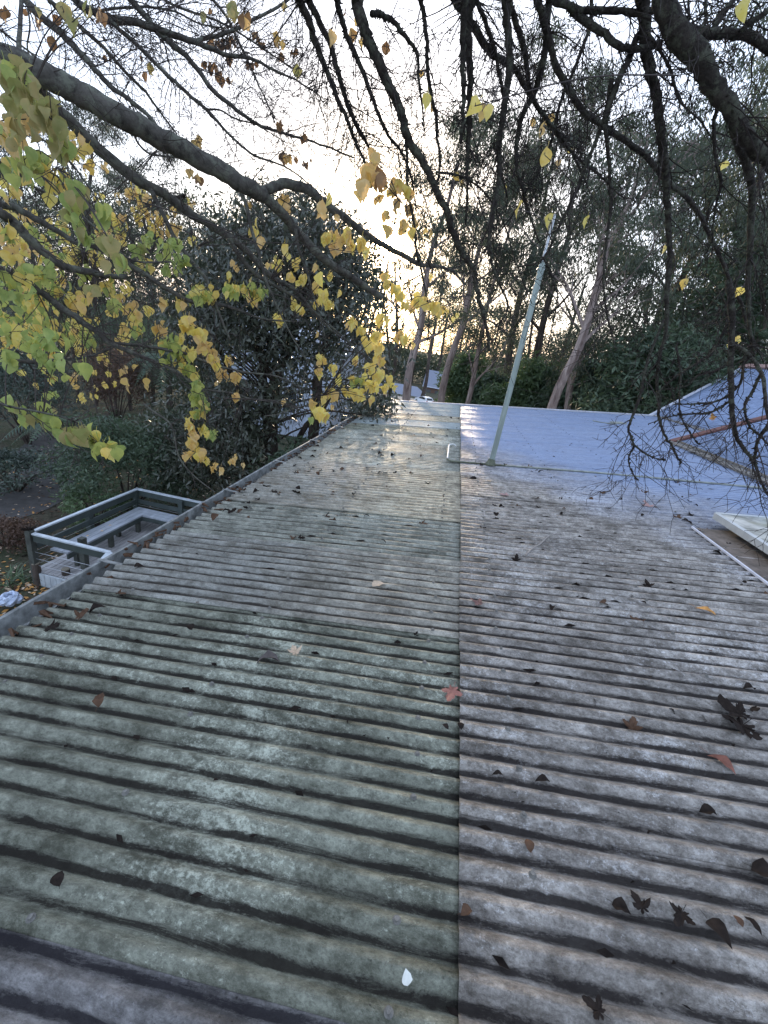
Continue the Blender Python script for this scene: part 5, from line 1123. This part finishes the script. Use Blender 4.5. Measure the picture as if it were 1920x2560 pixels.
# right tree, all hanging from the limb overhead
RB = [([(735, -40), (749, 0), (769, 43), (784, 93), (804, 145), (827, 203), (850, 260), (871, 307), (885, 347), (914, 411), (930, 470)], (11, 8, 5, 2), (1.9, 2.4)),
 ([(760, -40), (772, 0), (798, 52), (827, 116), (845, 179), (868, 260), (894, 321), (914, 353), (931, 388), (960, 470)], (9, 7, 5, 2), (2.0, 2.5)),
 ([(825, -40), (842, 0), (856, 58), (876, 110), (905, 174), (928, 237), (954, 304), (977, 347), (1003, 379), (1030, 450), (1040, 530)], (8, 6, 4, 1.5), (2.0, 2.6)),
 ([(890, -40), (894, 0), (905, 58), (920, 101), (943, 145), (960, 188), (977, 226), (998, 266), (1012, 318), (1024, 353), (1053, 399), (1076, 443), (1099, 495), (1122, 539), (1139, 597), (1151, 626), (1174, 660), (1189, 704), (1200, 765), (1215, 814), (1223, 877)], (15, 13, 11, 9, 8, 6, 3), (1.9, 2.6)),
 ([(1053, -40), (1053, 0), (1061, 43), (1067, 101), (1070, 174), (1079, 246), (1090, 289), (1093, 347), (1102, 405), (1090, 470)], (6, 5, 4, 2), (2.1, 2.5)),
 ([(1165, -40), (1163, 0), (1160, 58), (1157, 116), (1157, 174), (1160, 231), (1157, 290), (1150, 360)], (9, 8, 6, 3), (1.9, 2.2)),
 ([(1185, -40), (1180, 0), (1171, 58), (1174, 145), (1177, 203), (1174, 260), (1171, 333), (1168, 405), (1168, 480), (1165, 560)], (10, 9, 6, 2), (2.0, 2.4)),
 ([(1120, -40), (1137, 0), (1163, 35), (1191, 78), (1220, 124), (1249, 148), (1284, 171), (1307, 208), (1330, 246), (1365, 295), (1394, 341), (1440, 391), (1500, 440), (1560, 500)], (9, 9, 7, 4, 2), (2.1, 2.8)),
 ([(1180, -40), (1191, 0), (1212, 52), (1232, 110), (1244, 162), (1255, 217), (1261, 260), (1249, 347), (1252, 420), (1270, 500)], (6, 5, 4, 2), (2.1, 2.5)),
 ([(1262, -40), (1264, 0), (1267, 58), (1272, 116), (1272, 174), (1264, 246), (1255, 304), (1246, 362), (1249, 420), (1235, 520), (1225, 588), (1229, 655), (1249, 712), (1270, 767), (1249, 811), (1235, 863)], (11, 9, 8, 5, 3, 1.5), (1.9, 2.6)),
 ([(1265, -40), (1275, 9), (1293, 64), (1310, 121), (1319, 179), (1327, 231), (1351, 278), (1388, 324), (1423, 370), (1440, 400), (1470, 470)], (8, 7, 5, 2), (2.1, 2.6)),
 ([(1380, -40), (1374, 0), (1365, 58), (1365, 116), (1348, 188), (1336, 231), (1300, 310), (1290, 400), (1304, 470), (1319, 520), (1345, 602)], (10, 9, 7, 4, 2), (2.0, 2.6)),
 ([(1340, -40), (1345, 0), (1362, 58), (1374, 101), (1388, 159), (1411, 203), (1440, 252), (1469, 289), (1507, 315), (1556, 347), (1614, 391), (1666, 452), (1706, 484), (1741, 524), (1764, 565), (1787, 611), (1810, 666), (1831, 718), (1854, 762), (1868, 811), (1885, 860)], (10, 8, 8, 7, 6, 5, 4, 3), (1.9, 2.7)),
 ([(1350, -40), (1382, -5), (1440, 22), (1498, 25), (1556, 28), (1600, 32), (1660, 20)], (9, 8, 7, 8), (1.9, 1.85)),
 ([(1425, 15), (1440, 35), (1469, 58), (1512, 87), (1556, 120), (1602, 122), (1650, 110)], (10, 9, 8, 7), (1.9, 1.9)),
 ([(1600, -40), (1608, 0), (1611, 58), (1614, 116), (1625, 174), (1640, 231), (1648, 289), (1654, 347), (1663, 405), (1666, 458), (1668, 516), (1671, 574), (1674, 660), (1668, 747), (1665, 834), (1644, 900), (1645, 932), (1647, 1019), (1660, 1084), (1681, 1116), (1694, 1145), (1701, 1160)], (15, 13, 11, 8, 6, 4, 3, 1.5), (1.8, 2.6)),
 ([(1640, -70), (1652, -20), (1668, 38), (1700, 95), (1747, 150), (1773, 200), (1810, 250), (1845, 304), (1874, 353), (1925, 405), (2000, 470), (2080, 560)], (22, 23, 27, 23, 19, 17, 15, 13), (1.6, 1.8)),
 ([(1705, 75), (1750, 82), (1800, 85), (1860, 87), (1900, 105), (1925, 128), (2000, 170)], (13, 11, 11, 10), (1.65, 1.7)),
 ([(1825, 280), (1839, 333), (1857, 385), (1874, 434), (1880, 500), (1876, 602), (1871, 690), (1872, 790), (1885, 880)], (12, 10, 8, 6, 3), (1.75, 2.2)),
 ([(1781, 75), (1816, 23), (1860, -30)], (7, 6), (1.7, 1.7)), ([(1850, 80), (1888, 49), (1940, 15)], (7, 6), (1.65, 1.6)),
 ([(1600, 85), (1590, 98), (1573, 145), (1550, 191), (1535, 231), (1521, 275), (1512, 310)], (8, 8, 7, 5), (1.9, 2.0)),
 ([(1618, 80), (1660, 142), (1680, 185), (1692, 231), (1709, 266), (1755, 307), (1800, 380)], (4, 3, 1.5), (1.8, 2.1)),
 ([(1800, 262), (1787, 290), (1785, 330), (1790, 400), (1802, 458), (1793, 501), (1784, 550), (1780, 640)], (5, 4, 3, 1.5), (1.9, 2.2)),
 ([(1820, 700), (1829, 780), (1829, 823), (1827, 888), (1827, 932), (1829, 986), (1831, 1040), (1840, 1088), (1864, 1127), (1885, 1153), (1898, 1192), (1920, 1238)], (8, 7, 6, 4, 2.5), (2.2, 2.3)),
 ([(1825, 855), (1842, 867), (1864, 878), (1885, 901), (1903, 932), (1911, 964), (1916, 1019), (1930, 1070)], (5, 4.5, 4), (2.2, 2.0)),
 ([(1940, 1045), (1920, 1064), (1898, 1095), (1888, 1127), (1885, 1160)], (5, 4, 3), (2.0, 2.2)),
 ([(1690, 860), (1701, 930), (1699, 982), (1699, 1029), (1712, 1062), (1734, 1095), (1749, 1112)], (2.5, 2, 1), (2.3, 2.4)),
 ([(1660, 800), (1620, 900), (1600, 990), (1582, 1038), (1571, 1073), (1577, 1088), (1584, 1116), (1573, 1138), (1573, 1160), (1584, 1188), (1597, 1201)], (3.5, 3, 2, 1.2), (2.3, 2.5)),
 ([(1580, 1110), (1616, 1136), (1645, 1147), (1664, 1151)], (2, 1.2), (2.4, 2.4)),
 ([(1640, 985), (1681, 949), (1734, 914), (1784, 878), (1822, 800)], (2, 3, 3), (2.4, 2.3)),
 ([(1647, 975), (1712, 967), (1751, 934), (1786, 930), (1826, 900)], (1.5, 2.5, 3), (2.4, 2.3)),
 ([(1530, 200), (1512, 290), (1470, 400), (1440, 478), (1394, 574), (1356, 649), (1293, 669)], (6, 5, 4, 3, 1.5), (1.95, 2.4)),
 ([(1358, 645), (1375, 680), (1388, 718), (1394, 747), (1377, 834), (1365, 880)], (2.5, 2, 1.2), (2.35, 2.5)),
 ([(1512, 310), (1520, 380), (1524, 435), (1527, 516), (1515, 617), (1509, 704), (1518, 790), (1541, 877)], (5, 4, 3, 1.5), (2.0, 2.4)),
 ([(1012, 320), (1018, 400), (1018, 472), (1035, 559), (1041, 631), (1053, 675), (1067, 747), (1073, 776), (1070, 850)], (4, 3.5, 3, 1.5), (2.2, 2.6)),
 ([(1090, 430), (1150, 440), (1210, 480), (1260, 560), (1290, 660), (1330, 760)], (3, 2, 1), (2.3, 2.8)),
 ([(930, 35), (945, 34), (960, 40), (983, 52), (1003, 78), (1027, 107), (1044, 138), (1047, 203), (1055, 260), (1060, 330)], (7, 6, 4, 1.5), (2.05, 2.3)),
 ([(1480, -40), (1475, 60), (1440, 160), (1400, 260), (1370, 380), (1320, 470), (1280, 540), (1200, 640)], (5, 4, 3, 1.2), (2.3, 2.8)),
 ([(1720, -40), (1722, 40), (1715, 75)], (3, 3), (1.8, 1.7)), ([(1760, -40), (1765, 30), (1760, 75)], (3, 3), (1.8, 1.7)),
 ([(1880, 860), (1860, 900), (1850, 960), (1800, 1000), (1740, 1010), (1690, 1010)], (4, 3, 1.5), (2.2, 2.4)),
 ([(1905, 930), (1880, 980), (1862, 1010), (1870, 1060), (1900, 1090), (1940, 1130)], (4, 3, 2), (2.1, 2.2)),
 ([(1829, 1000), (1780, 1030), (1730, 1035), (1680, 1040), (1620, 1060)], (3, 2, 1), (2.25, 2.5)),
]
for i, (p_, hw_, dp_) in enumerate(RB):
    off = p_[0][1] < -10
    big = max(hw_) > 12
    B('R', p_, hw_, dp_, 'trunk' if off else None, 6 if big else 8, (.12, .42), 2 if i % 2 == 0 else 1, .7, spurs=True)
for T, mt in (('L', M['twig_l']), ('R', M['twig'])):
    o = TW[T].build('twigs', mt, TR[T][0]); tag(o, kind='stuff')

# ---------------------------------------------------------------- leaves on the two trees
LEAFM = {}
for ck, ms in LM.items():
    LEAFM[ck] = []
    for mi, mt in enumerate(ms):
        for v_ in range(3): LEAFM[ck].append(leaf_mesh('leaf', 'oval' if ck == 'b' else 'heart', mt, rb.uniform(.15, .5), rb.uniform(.1, .5), 200 + v_ * 7 + mi))
        LEAFM[ck].append(leaf_mesh('leaf', 'oval', mt, .4, .3, 260 + mi))
ND = {k: np.array(v) for k, v in NODES.items()}
LEAVES = {'L': [], 'R': []}; STW = {'L': MB(LO), 'R': MB(RO)}
def cluster(T, px, py, n, rad_, size, kinds, ry=None, link_=True):
    d = min(4.0, max(1.25, .070 * F / size)); real = size * d / F * 0.86; C = at(px, py, d)
    if link_:
        nd = ND[T]; pr = ((nd - C) ** 2).sum(1); a = nd[int(np.argmin(pr))]
        if np.linalg.norm(a - C) < 1.6:
            m_ = (a + C) / 2 + np.array([0, 0, .03]); STW[T].tube(spline([a, m_, C], 3), np.linspace(.0026, .0014, 7), 4, False)
    sub = [C + rnd3(rad_ * d / F * .5) for _ in range(max(1, n // 3))]
    for s_ in sub:
        if link_: STW[T].tube([C, (s_ + C) / 2 + (0, 0, .008), s_], [.0016, .0014, .001], 3, False)
    for i in range(n if n <= 2 else int(n * 1.45 + .5)):
        b = sub[i % len(sub)]; q = at(px + rb.uniform(-1, 1) * rad_, py + rb.uniform(-1, 1) * (ry or rad_), d + rb.gauss(0, .06))
        p = b * .35 + q * .65 if n > 2 else q
        LEAVES[T].append((p, real * rb.uniform(.72, 1.2), rb.choice(kinds), size))
L_ = lambda *a, **k: cluster('L', *a, **k)
for c_ in [(60, 215, 16, 70, 56, 'kkg'), (25, 190, 8, 50, 56, 'kk'), (130, 300, 14, 50, 56, 'kk'), (150, 370, 9, 35, 52, 'kkg'), (30, 300, 8, 45, 50, 'ok'), (40, 250, 6, 40, 50, 'ok'), (20, 350, 9, 50, 44, 'og'), (205, 380, 8, 40, 34, 'oy'), (215, 430, 6, 30, 28, 'oy'), (60, 400, 14, 55, 44, 'gk'), (110, 430, 9, 40, 42, 'gy'), (50, 440, 9, 45, 40, 'gy'), (140, 470, 8, 40, 42, 'yg'), (190, 490, 12, 38, 48, 'gk'), (185, 520, 6, 28, 46, 'k'), (245, 535, 6, 26, 48, 'gg'), (190, 555, 3, 14, 48, 'g'), (205, 590, 4, 22, 46, 'gk'), (280, 610, 5, 32, 52, 'kk'), (300, 650, 3, 18, 54, 'gk'), (275, 665, 2, 12, 46, 'k'),
 (35, 535, 6, 30, 24, 'y'), (80, 540, 7, 28, 24, 'yo'), (15, 475, 6, 30, 34, 'yo'), (15, 590, 8, 30, 34, 'gyo'), (50, 615, 8, 28, 28, 'yo'), (30, 640, 8, 28, 34, 'yo'), (90, 590, 5, 20, 30, 'g'), (60, 700, 12, 50, 36, 'gy'), (110, 680, 8, 40, 34, 'gg'), (15, 720, 10, 45, 36, 'gg'), (95, 740, 14, 50, 30, 'yg'), (150, 720, 9, 45, 30, 'gy'), (35, 780, 14, 50, 30, 'yg'), (120, 800, 14, 45, 26, 'yyg'), (185, 760, 8, 30, 30, 'oy'), (215, 745, 6, 26, 36, 'yo'), (230, 730, 4, 20, 36, 'k'), (275, 765, 6, 25, 30, 'gk'), (160, 640, 8, 40, 26, 'gy'), (200, 640, 9, 30, 24, 'yg'), (240, 625, 8, 26, 26, 'yg'), (215, 690, 7, 30, 28, 'gg'), (265, 700, 7, 30, 28, 'gy'),
 (345, 625, 10, 30, 32, 'gk'), (370, 600, 6, 20, 26, 'g'), (410, 620, 9, 26, 30, 'g'), (440, 615, 6, 20, 34, 'g'), (450, 655, 7, 24, 28, 'gg'), (430, 680, 5, 22, 24, 'g'), (360, 670, 8, 28, 26, 'yg'),
 (330, 480, 8, 26, 16, 'oy'), (320, 490, 5, 18, 18, 'o'), (355, 500, 7, 24, 18, 'yo'), (340, 530, 7, 20, 16, 'yo'), (370, 540, 9, 26, 18, 'oy'), (400, 560, 10, 24, 18, 'oy'), (420, 590, 6, 20, 18, 'o'), (385, 570, 6, 20, 16, 'y'), (240, 575, 6, 18, 18, 'yo'), (430, 530, 5, 18, 16, 'o'), (260, 420, 5, 20, 16, 'oy'),
 (90, 830, 10, 40, 26, 'yg'), (180, 820, 12, 40, 26, 'yyg'), (225, 850, 8, 30, 26, 'yg'), (60, 860, 9, 36, 34, 'gy'), (90, 880, 9, 35, 46, 'gg'), (130, 850, 6, 30, 46, 'gg'), (145, 900, 5, 26, 46, 'g'), (205, 920, 3, 16, 46, 'g'), (20, 900, 6, 25, 46, 'g'), (20, 830, 8, 30, 34, 'yg'), (105, 920, 5, 20, 20, 'yg'), (130, 940, 5, 18, 20, 'gy'), (160, 945, 3, 12, 22, 'g'), (52, 933, 1, 2, 24, 'y'), (90, 963, 1, 2, 20, 'y'), (115, 985, 4, 14, 20, 'g'), (140, 990, 3, 10, 22, 'g'), (183, 945, 4, 12, 18, 'o'), (187, 965, 3, 8, 18, 'o'), (205, 998, 6, 14, 16, 'y'), (228, 990, 4, 12, 14, 'y'), (240, 970, 2, 4, 14, 'y'), (265, 960, 3, 8, 16, 'y'), (285, 960, 3, 8, 16, 'y'), (232, 930, 4, 12, 14, 'y'), (270, 935, 3, 10, 16, 'y'),
 (310, 925, 3, 12, 26, 'o'), (318, 962, 2, 8, 30, 'o'), (362, 960, 2, 8, 28, 'o'), (342, 915, 1, 3, 24, 'o'), (300, 860, 4, 16, 24, 'o'),
 (490, 735, 14, 28, 26, 'yg'), (530, 740, 10, 24, 26, 'yg'), (580, 730, 12, 24, 30, 'yg'), (615, 715, 10, 24, 24, 'gy'), (640, 725, 8, 24, 24, 'yg'), (625, 750, 6, 20, 22, 'yo'), (665, 735, 7, 22, 24, 'g'), (460, 760, 5, 18, 26, 'y'), (408, 760, 4, 12, 28, 'yo'), (455, 765, 2, 8, 30, 'o'), (578, 690, 3, 10, 24, 'y'), (585, 665, 2, 8, 24, 'o'),
 (300, 750, 5, 20, 28, 'yo'), (330, 770, 6, 20, 26, 'oy'), (335, 790, 6, 22, 30, 'oy'), (370, 780, 5, 18, 22, 'y'), (350, 830, 8, 26, 28, 'gy'), (400, 820, 7, 24, 26, 'yo'), (310, 820, 4, 15, 26, 'yo'),
 (470, 812, 10, 22, 34, 'yo'), (455, 850, 4, 14, 26, 'y'), (500, 840, 9, 18, 34, 'yyo'), (515, 865, 9, 18, 32, 'yo'), (530, 890, 8, 16, 30, 'yo'), (545, 912, 7, 16, 28, 'oy'), (572, 905, 4, 12, 24, 'yo'), (560, 935, 6, 14, 26, 'o'), (590, 945, 5, 12, 26, 'oy'), (540, 900, 4, 12, 26, 'o'),
 (420, 850, 9, 22, 28, 'gg'), (405, 870, 5, 18, 28, 'gy'), (438, 885, 9, 22, 28, 'g'), (470, 880, 8, 20, 28, 'gy'), (415, 905, 3, 10, 28, 'gg'), (460, 915, 9, 20, 28, 'gy'), (485, 935, 10, 20, 28, 'gy'), (492, 965, 12, 18, 30, 'gg'), (490, 1000, 12, 18, 28, 'g'), (505, 1015, 8, 15, 28, 'gy'), (495, 1040, 9, 16, 28, 'yg'), (467, 1060, 4, 14, 30, 'y'), (485, 1080, 7, 16, 32, 'yo'), (510, 1080, 6, 15, 28, 'yg'), (535, 1090, 6, 12, 26, 'g'), (480, 1105, 6, 16, 30, 'oy'), (470, 1140, 4, 12, 26, 'o'), (500, 1140, 7, 16, 30, 'oy'), (515, 1150, 3, 8, 30, 'y'), (535, 1165, 5, 12, 22, 'o'), (552, 1178, 2, 5, 24, 'o'), (580, 1150, 3, 10, 20, 'o'), (607, 1165, 2, 6, 22, 'o'), (590, 1143, 3, 8, 18, 'o'), (588, 990, 3, 8, 30, 'o'), (707, 1005, 1, 2, 24, 'o'), (541, 960, 1, 2, 20, 'o'),
 (715, 622, 2, 5, 32, 'y'), (722, 640, 1, 3, 24, 'y'), (622, 520, 3, 10, 26, 'o'), (640, 555, 1, 2, 38, 'y'), (635, 585, 5, 14, 26, 'oy'), (650, 605, 2, 6, 36, 'o'), (690, 655, 6, 16, 22, 'oy'), (740, 660, 7, 16, 22, 'y'), (675, 665, 3, 10, 20, 'o'), (725, 692, 3, 8, 30, 'oy'), (758, 700, 6, 18, 22, 'y'), (800, 692, 2, 5, 40, 'yg'), (785, 670, 2, 6, 28, 'o'), (790, 720, 6, 14, 24, 'yo'), (805, 740, 8, 16, 30, 'y'), (820, 760, 6, 14, 26, 'y'), (795, 760, 5, 12, 22, 'y'), (825, 688, 3, 8, 22, 'y'), (847, 732, 1, 2, 26, 'y'), (735, 760, 6, 14, 24, 'y'), (750, 775, 4, 8, 26, 'y'), (695, 795, 7, 14, 20, 'y'), (705, 808, 4, 10, 20, 'yo'), (885, 810, 6, 12, 26, 'y'), (900, 825, 6, 12, 22, 'y'), (870, 820, 3, 10, 20, 'o'), (792, 838, 1, 2, 28, 'o'), (955, 800, 2, 5, 40, 'y'),
 (810, 600, 6, 16, 30, 'y'), (835, 595, 6, 16, 28, 'yo'), (860, 600, 8, 18, 34, 'oy'), (840, 625, 6, 16, 28, 'o'), (875, 615, 5, 12, 30, 'oy'), (905, 610, 4, 10, 36, 'y'), (915, 635, 2, 6, 38, 'yo'), (823, 498, 1, 2, 34, 'y'), (800, 520, 2, 6, 38, 'yo'), (815, 535, 2, 6, 30, 'o'), (842, 545, 1, 2, 26, 'o'), (853, 560, 1, 2, 28, 'o'), (705, 500, 5, 20, 26, 'o'), (720, 530, 3, 14, 24, 'o'), (475, 435, 2, 6, 28, 'o'), (500, 450, 4, 14, 26, 'ob'), (488, 360, 3, 10, 24, 'o'), (495, 365, 2, 6, 22, 'o'),
 (920, 860, 6, 14, 28, 'y'), (940, 845, 4, 10, 36, 'y'), (945, 870, 3, 8, 34, 'y'), (940, 895, 5, 12, 28, 'y'), (955, 905, 4, 10, 28, 'yo'), (925, 925, 6, 16, 26, 'y'), (945, 935, 6, 14, 30, 'y'), (905, 950, 7, 16, 24, 'yg'), (930, 965, 8, 16, 26, 'y'), (885, 955, 6, 14, 24, 'yg'), (900, 985, 6, 16, 26, 'y'), (870, 975, 5, 14, 24, 'y'), (930, 1000, 3, 8, 28, 'yo'), (972, 950, 6, 12, 24, 'y'), (985, 965, 4, 10, 22, 'y'), (960, 975, 4, 10, 22, 'y'), (835, 925, 5, 12, 24, 'y'), (845, 950, 4, 12, 24, 'yg'), (800, 900, 6, 14, 24, 'yo'), (795, 930, 5, 12, 24, 'yo'), (825, 985, 6, 14, 24, 'yo'), (840, 990, 3, 10, 26, 'o'), (805, 1000, 3, 8, 26, 'y'), (780, 1005, 3, 8, 28, 'o'), (790, 1015, 3, 8, 24, 'y'), (800, 1035, 6, 14, 34, 'y'), (815, 1045, 4, 10, 34, 'yo'), (775, 1055, 2, 6, 26, 'g'), (832, 1018, 1, 2, 22, 'o'), (890, 900, 3, 12, 26, 'oy')]: L_(*c_)
for k in range(60):
    L_(rb.uniform(-5, 330), rb.uniform(540, 900), rb.randint(4, 8), 22, rb.uniform(17, 24), rb.choice(['y', 'yg', 'gy', 'yo']))
for k in range(22):
    L_(rb.uniform(230, 480), rb.uniform(480, 620), rb.randint(3, 6), 18, rb.uniform(14, 18), rb.choice(['y', 'yo', 'o']))
# leaves of the near leafy spray at lower left
for k in range(16):
    t = k / 15; L_(30 + 255 * t, 1018 + 105 * t + 14 * sin(k), 3 if k > 1 else 2, 22, 44, 'gk' if k < 12 else 'gy')
for c_ in [(95, 26, 1, 2, 36, 'k'), (160, 28, 2, 8, 52, 'k'), (215, 22, 2, 8, 52, 'k'), (250, 34, 3, 12, 40, 'ob'), (185, 60, 2, 8, 50, 'k'), (98, 62, 3, 12, 34, 'b'), (127, 100, 2, 8, 32, 'b'), (8, 36, 3, 12, 34, 'b'), (145, 43, 2, 6, 28, 'b'), (70, 28, 2, 8, 26, 'b'), (260, 147, 1, 2, 16, 'b'), (376, 172, 2, 4, 28, 'k'), (362, 188, 1, 2, 22, 'b'), (355, 145, 1, 2, 16, 'b'), (512, 43, 2, 5, 30, 'k'), (526, 28, 1, 2, 24, 'b'), (575, 22, 5, 20, 36, 'k'), (612, 63, 4, 10, 34, 'ob'), (592, 40, 2, 8, 30, 'k'), (705, 12, 2, 6, 36, 'ok'), (620, 40, 2, 8, 28, 'b'),
 (530, 100, 6, 18, 16, 'b'), (545, 118, 6, 22, 18, 'b'), (580, 105, 3, 14, 22, 'b'), (560, 125, 4, 14, 18, 'b'), (640, 95, 4, 12, 22, 'b'), (655, 105, 5, 14, 22, 'b'), (690, 100, 4, 12, 26, 'ob'), (700, 105, 3, 10, 26, 'o'), (640, 160, 5, 14, 22, 'b'), (620, 165, 4, 12, 20, 'b'), (535, 170, 5, 14, 22, 'b'), (545, 185, 5, 14, 22, 'b'), (548, 205, 4, 10, 20, 'b'), (575, 200, 2, 6, 22, 'b'), (555, 200, 3, 8, 16, 'b'), (575, 150, 3, 10, 20, 'b'), (510, 160, 3, 8, 18, 'b'), (700, 140, 3, 10, 22, 'b'), (735, 135, 4, 12, 24, 'b'), (746, 175, 2, 4, 32, 'k'), (700, 315, 4, 8, 26, 'b'), (760, 345, 4, 8, 26, 'b'), (705, 392, 6, 12, 22, 'b'), (718, 395, 4, 10, 26, 'ob'), (762, 410, 3, 8, 22, 'b'), (778, 402, 1, 3, 18, 'b'), (740, 400, 1, 2, 16, 'b')]: L_(*c_)
Rc = lambda *a, **k: cluster('R', *a, **k)
for c_ in [(893, 52, 2, 5, 30, 'ob'), (830, 90, 1, 2, 38, 'o'), (862, 30, 1, 3, 28, 'b'), (885, 90, 3, 10, 30, 'o'), (900, 105, 2, 5, 28, 'o'), (965, 120, 1, 2, 34, 'b'), (1188, 265, 1, 2, 62, 'y'), (1222, 280, 1, 2, 50, 'y'), (1205, 278, 1, 2, 44, 'o'), (1070, 255, 2, 8, 40, 'y'), (1078, 272, 1, 3, 30, 'o'), (1052, 182, 1, 2, 28, 'o'), (1362, 388, 1, 2, 46, 'y'), (1337, 308, 2, 5, 26, 'o'), (1352, 325, 2, 6, 44, 'o'), (1370, 300, 3, 10, 26, 'o'), (1380, 335, 1, 2, 26, 'o'), (1142, 440, 1, 2, 30, 'y'), (1154, 455, 1, 2, 20, 'o'), (1865, 15, 1, 2, 52, 'y'), (1810, 411, 1, 2, 34, 'y'), (1467, 552, 1, 2, 42, 'y'), (1660, 622, 1, 2, 26, 'y'), (1711, 710, 2, 3, 40, 'yo'), (1852, 728, 1, 3, 32, 'y'), (1842, 852, 2, 6, 20, 'y'), (1825, 862, 1, 3, 16, 'y'), (1297, 522, 1, 2, 50, 'y'), (1371, 550, 1, 2, 40, 'y'), (1077, 585, 1, 2, 34, 'o'), (1022, 706, 1, 2, 26, 'o'), (1076, 693, 1, 2, 20, 'y'), (1265, 472, 1, 2, 24, 'y'), (1395, 405, 1, 3, 24, 'o'), (1425, 375, 1, 2, 22, 'y'), (1315, 500, 1, 2, 18, 'o'),
 (935, 402, 4, 14, 40, 'o'), (920, 440, 6, 18, 50, 'o'), (905, 460, 4, 14, 50, 'o'), (945, 445, 4, 12, 50, 'ob'), (900, 485, 2, 8, 36, 'o'), (955, 470, 3, 10, 30, 'o'), (948, 500, 2, 6, 30, 'o'),
 (985, 465, 5, 14, 32, 'o'), (1005, 470, 5, 14, 34, 'oy'), (1018, 480, 4, 10, 34, 'yo'), (980, 490, 4, 10, 30, 'yo'), (995, 515, 4, 10, 30, 'yo'), (1020, 525, 4, 10, 28, 'o'), (1012, 570, 4, 12, 34, 'o'), (1030, 580, 3, 10, 36, 'yo'), (1040, 555, 3, 10, 26, 'o'), (963, 540, 3, 8, 34, 'o'), (968, 575, 2, 6, 40, 'o'), (1058, 585, 2, 6, 24, 'o'),
 (975, 712, 5, 12, 26, 'y'), (985, 728, 5, 12, 30, 'y'), (1000, 740, 4, 10, 26, 'yo'), (965, 688, 3, 10, 24, 'yo'), (1012, 765, 5, 12, 32, 'y'), (1025, 775, 3, 8, 30, 'yo'), (1045, 750, 6, 12, 28, 'y'), (1060, 755, 5, 12, 32, 'yo'), (1085, 765, 4, 8, 36, 'y'), (1095, 780, 3, 8, 34, 'y'), (1103, 770, 2, 5, 26, 'y'), (1119, 782, 1, 2, 28, 'y'), (1133, 795, 2, 4, 24, 'y'), (1142, 790, 1, 2, 20, 'y'), (1000, 840, 5, 10, 26, 'yo'), (1012, 850, 4, 8, 28, 'y'), (1032, 862, 1, 2, 34, 'y'), (964, 806, 1, 2, 40, 'y')]: Rc(*c_)
for T in 'LR':
    par, O, _t = TR[T]
    tag(STW[T].build('leaf_stalks', M['twig_l'], par), kind='stuff')
    LV = sorted(LEAVES[T], key=lambda q: -q[3]); print('leaves', T, len(LV))
    rest = {}
    for i, (p, s_, k, _s) in enumerate(LV):
        me = rb.choice(LEAFM[k]); tilt = abs(rb.gauss(0, .45)); az = rb.uniform(0, 6.3)
        # hanging: tip (local +y) points down, face turned at random
        face = rb.uniform(0, 6.3)
        mt = Matrix.Translation(Vector(p - O)) @ Matrix.Rotation(az, 4, 'Z') @ Matrix.Rotation(tilt, 4, 'X') @ Matrix.Rotation(-pi / 2, 4, 'X') @ Matrix.Rotation(face, 4, 'Y') @ Matrix.Diagonal((s_ * rb.uniform(.85, 1.1), s_, s_, 1)) @ Matrix.Translation(Vector((0, -.4, 0)))
        if i < 300:
            o = bpy.data.objects.new('leaf', me); COL.objects.link(o); o.parent = par; o.matrix_local = mt
        else: rest.setdefault(me.name, (me, []))[1].append(np.array(mt))
    if rest:
        Vs, Fs, ms, mi, off = [], [], [], [], 0
        for me, lst in rest.values():
            v = np.array([tuple(q.co) + (1,) for q in me.vertices]); f = np.array([tuple(q.vertices) for q in me.polygons])
            if me.materials[0] not in ms: ms.append(me.materials[0])
            for m_ in lst: Vs.append((m_ @ v.T).T[:, :3]); Fs.append(f + off); off += len(v); mi += [ms.index(me.materials[0])] * len(f)
        me = mesh_np('leaves', np.vstack(Vs), np.vstack(Fs))
        for m_ in ms: me.materials.append(m_)
        me.polygons.foreach_set('material_index', np.array(mi, np.int32)); me.polygons.foreach_set('use_smooth', [True] * len(me.polygons)); tag(link('leaves', me, None, par), kind='stuff')
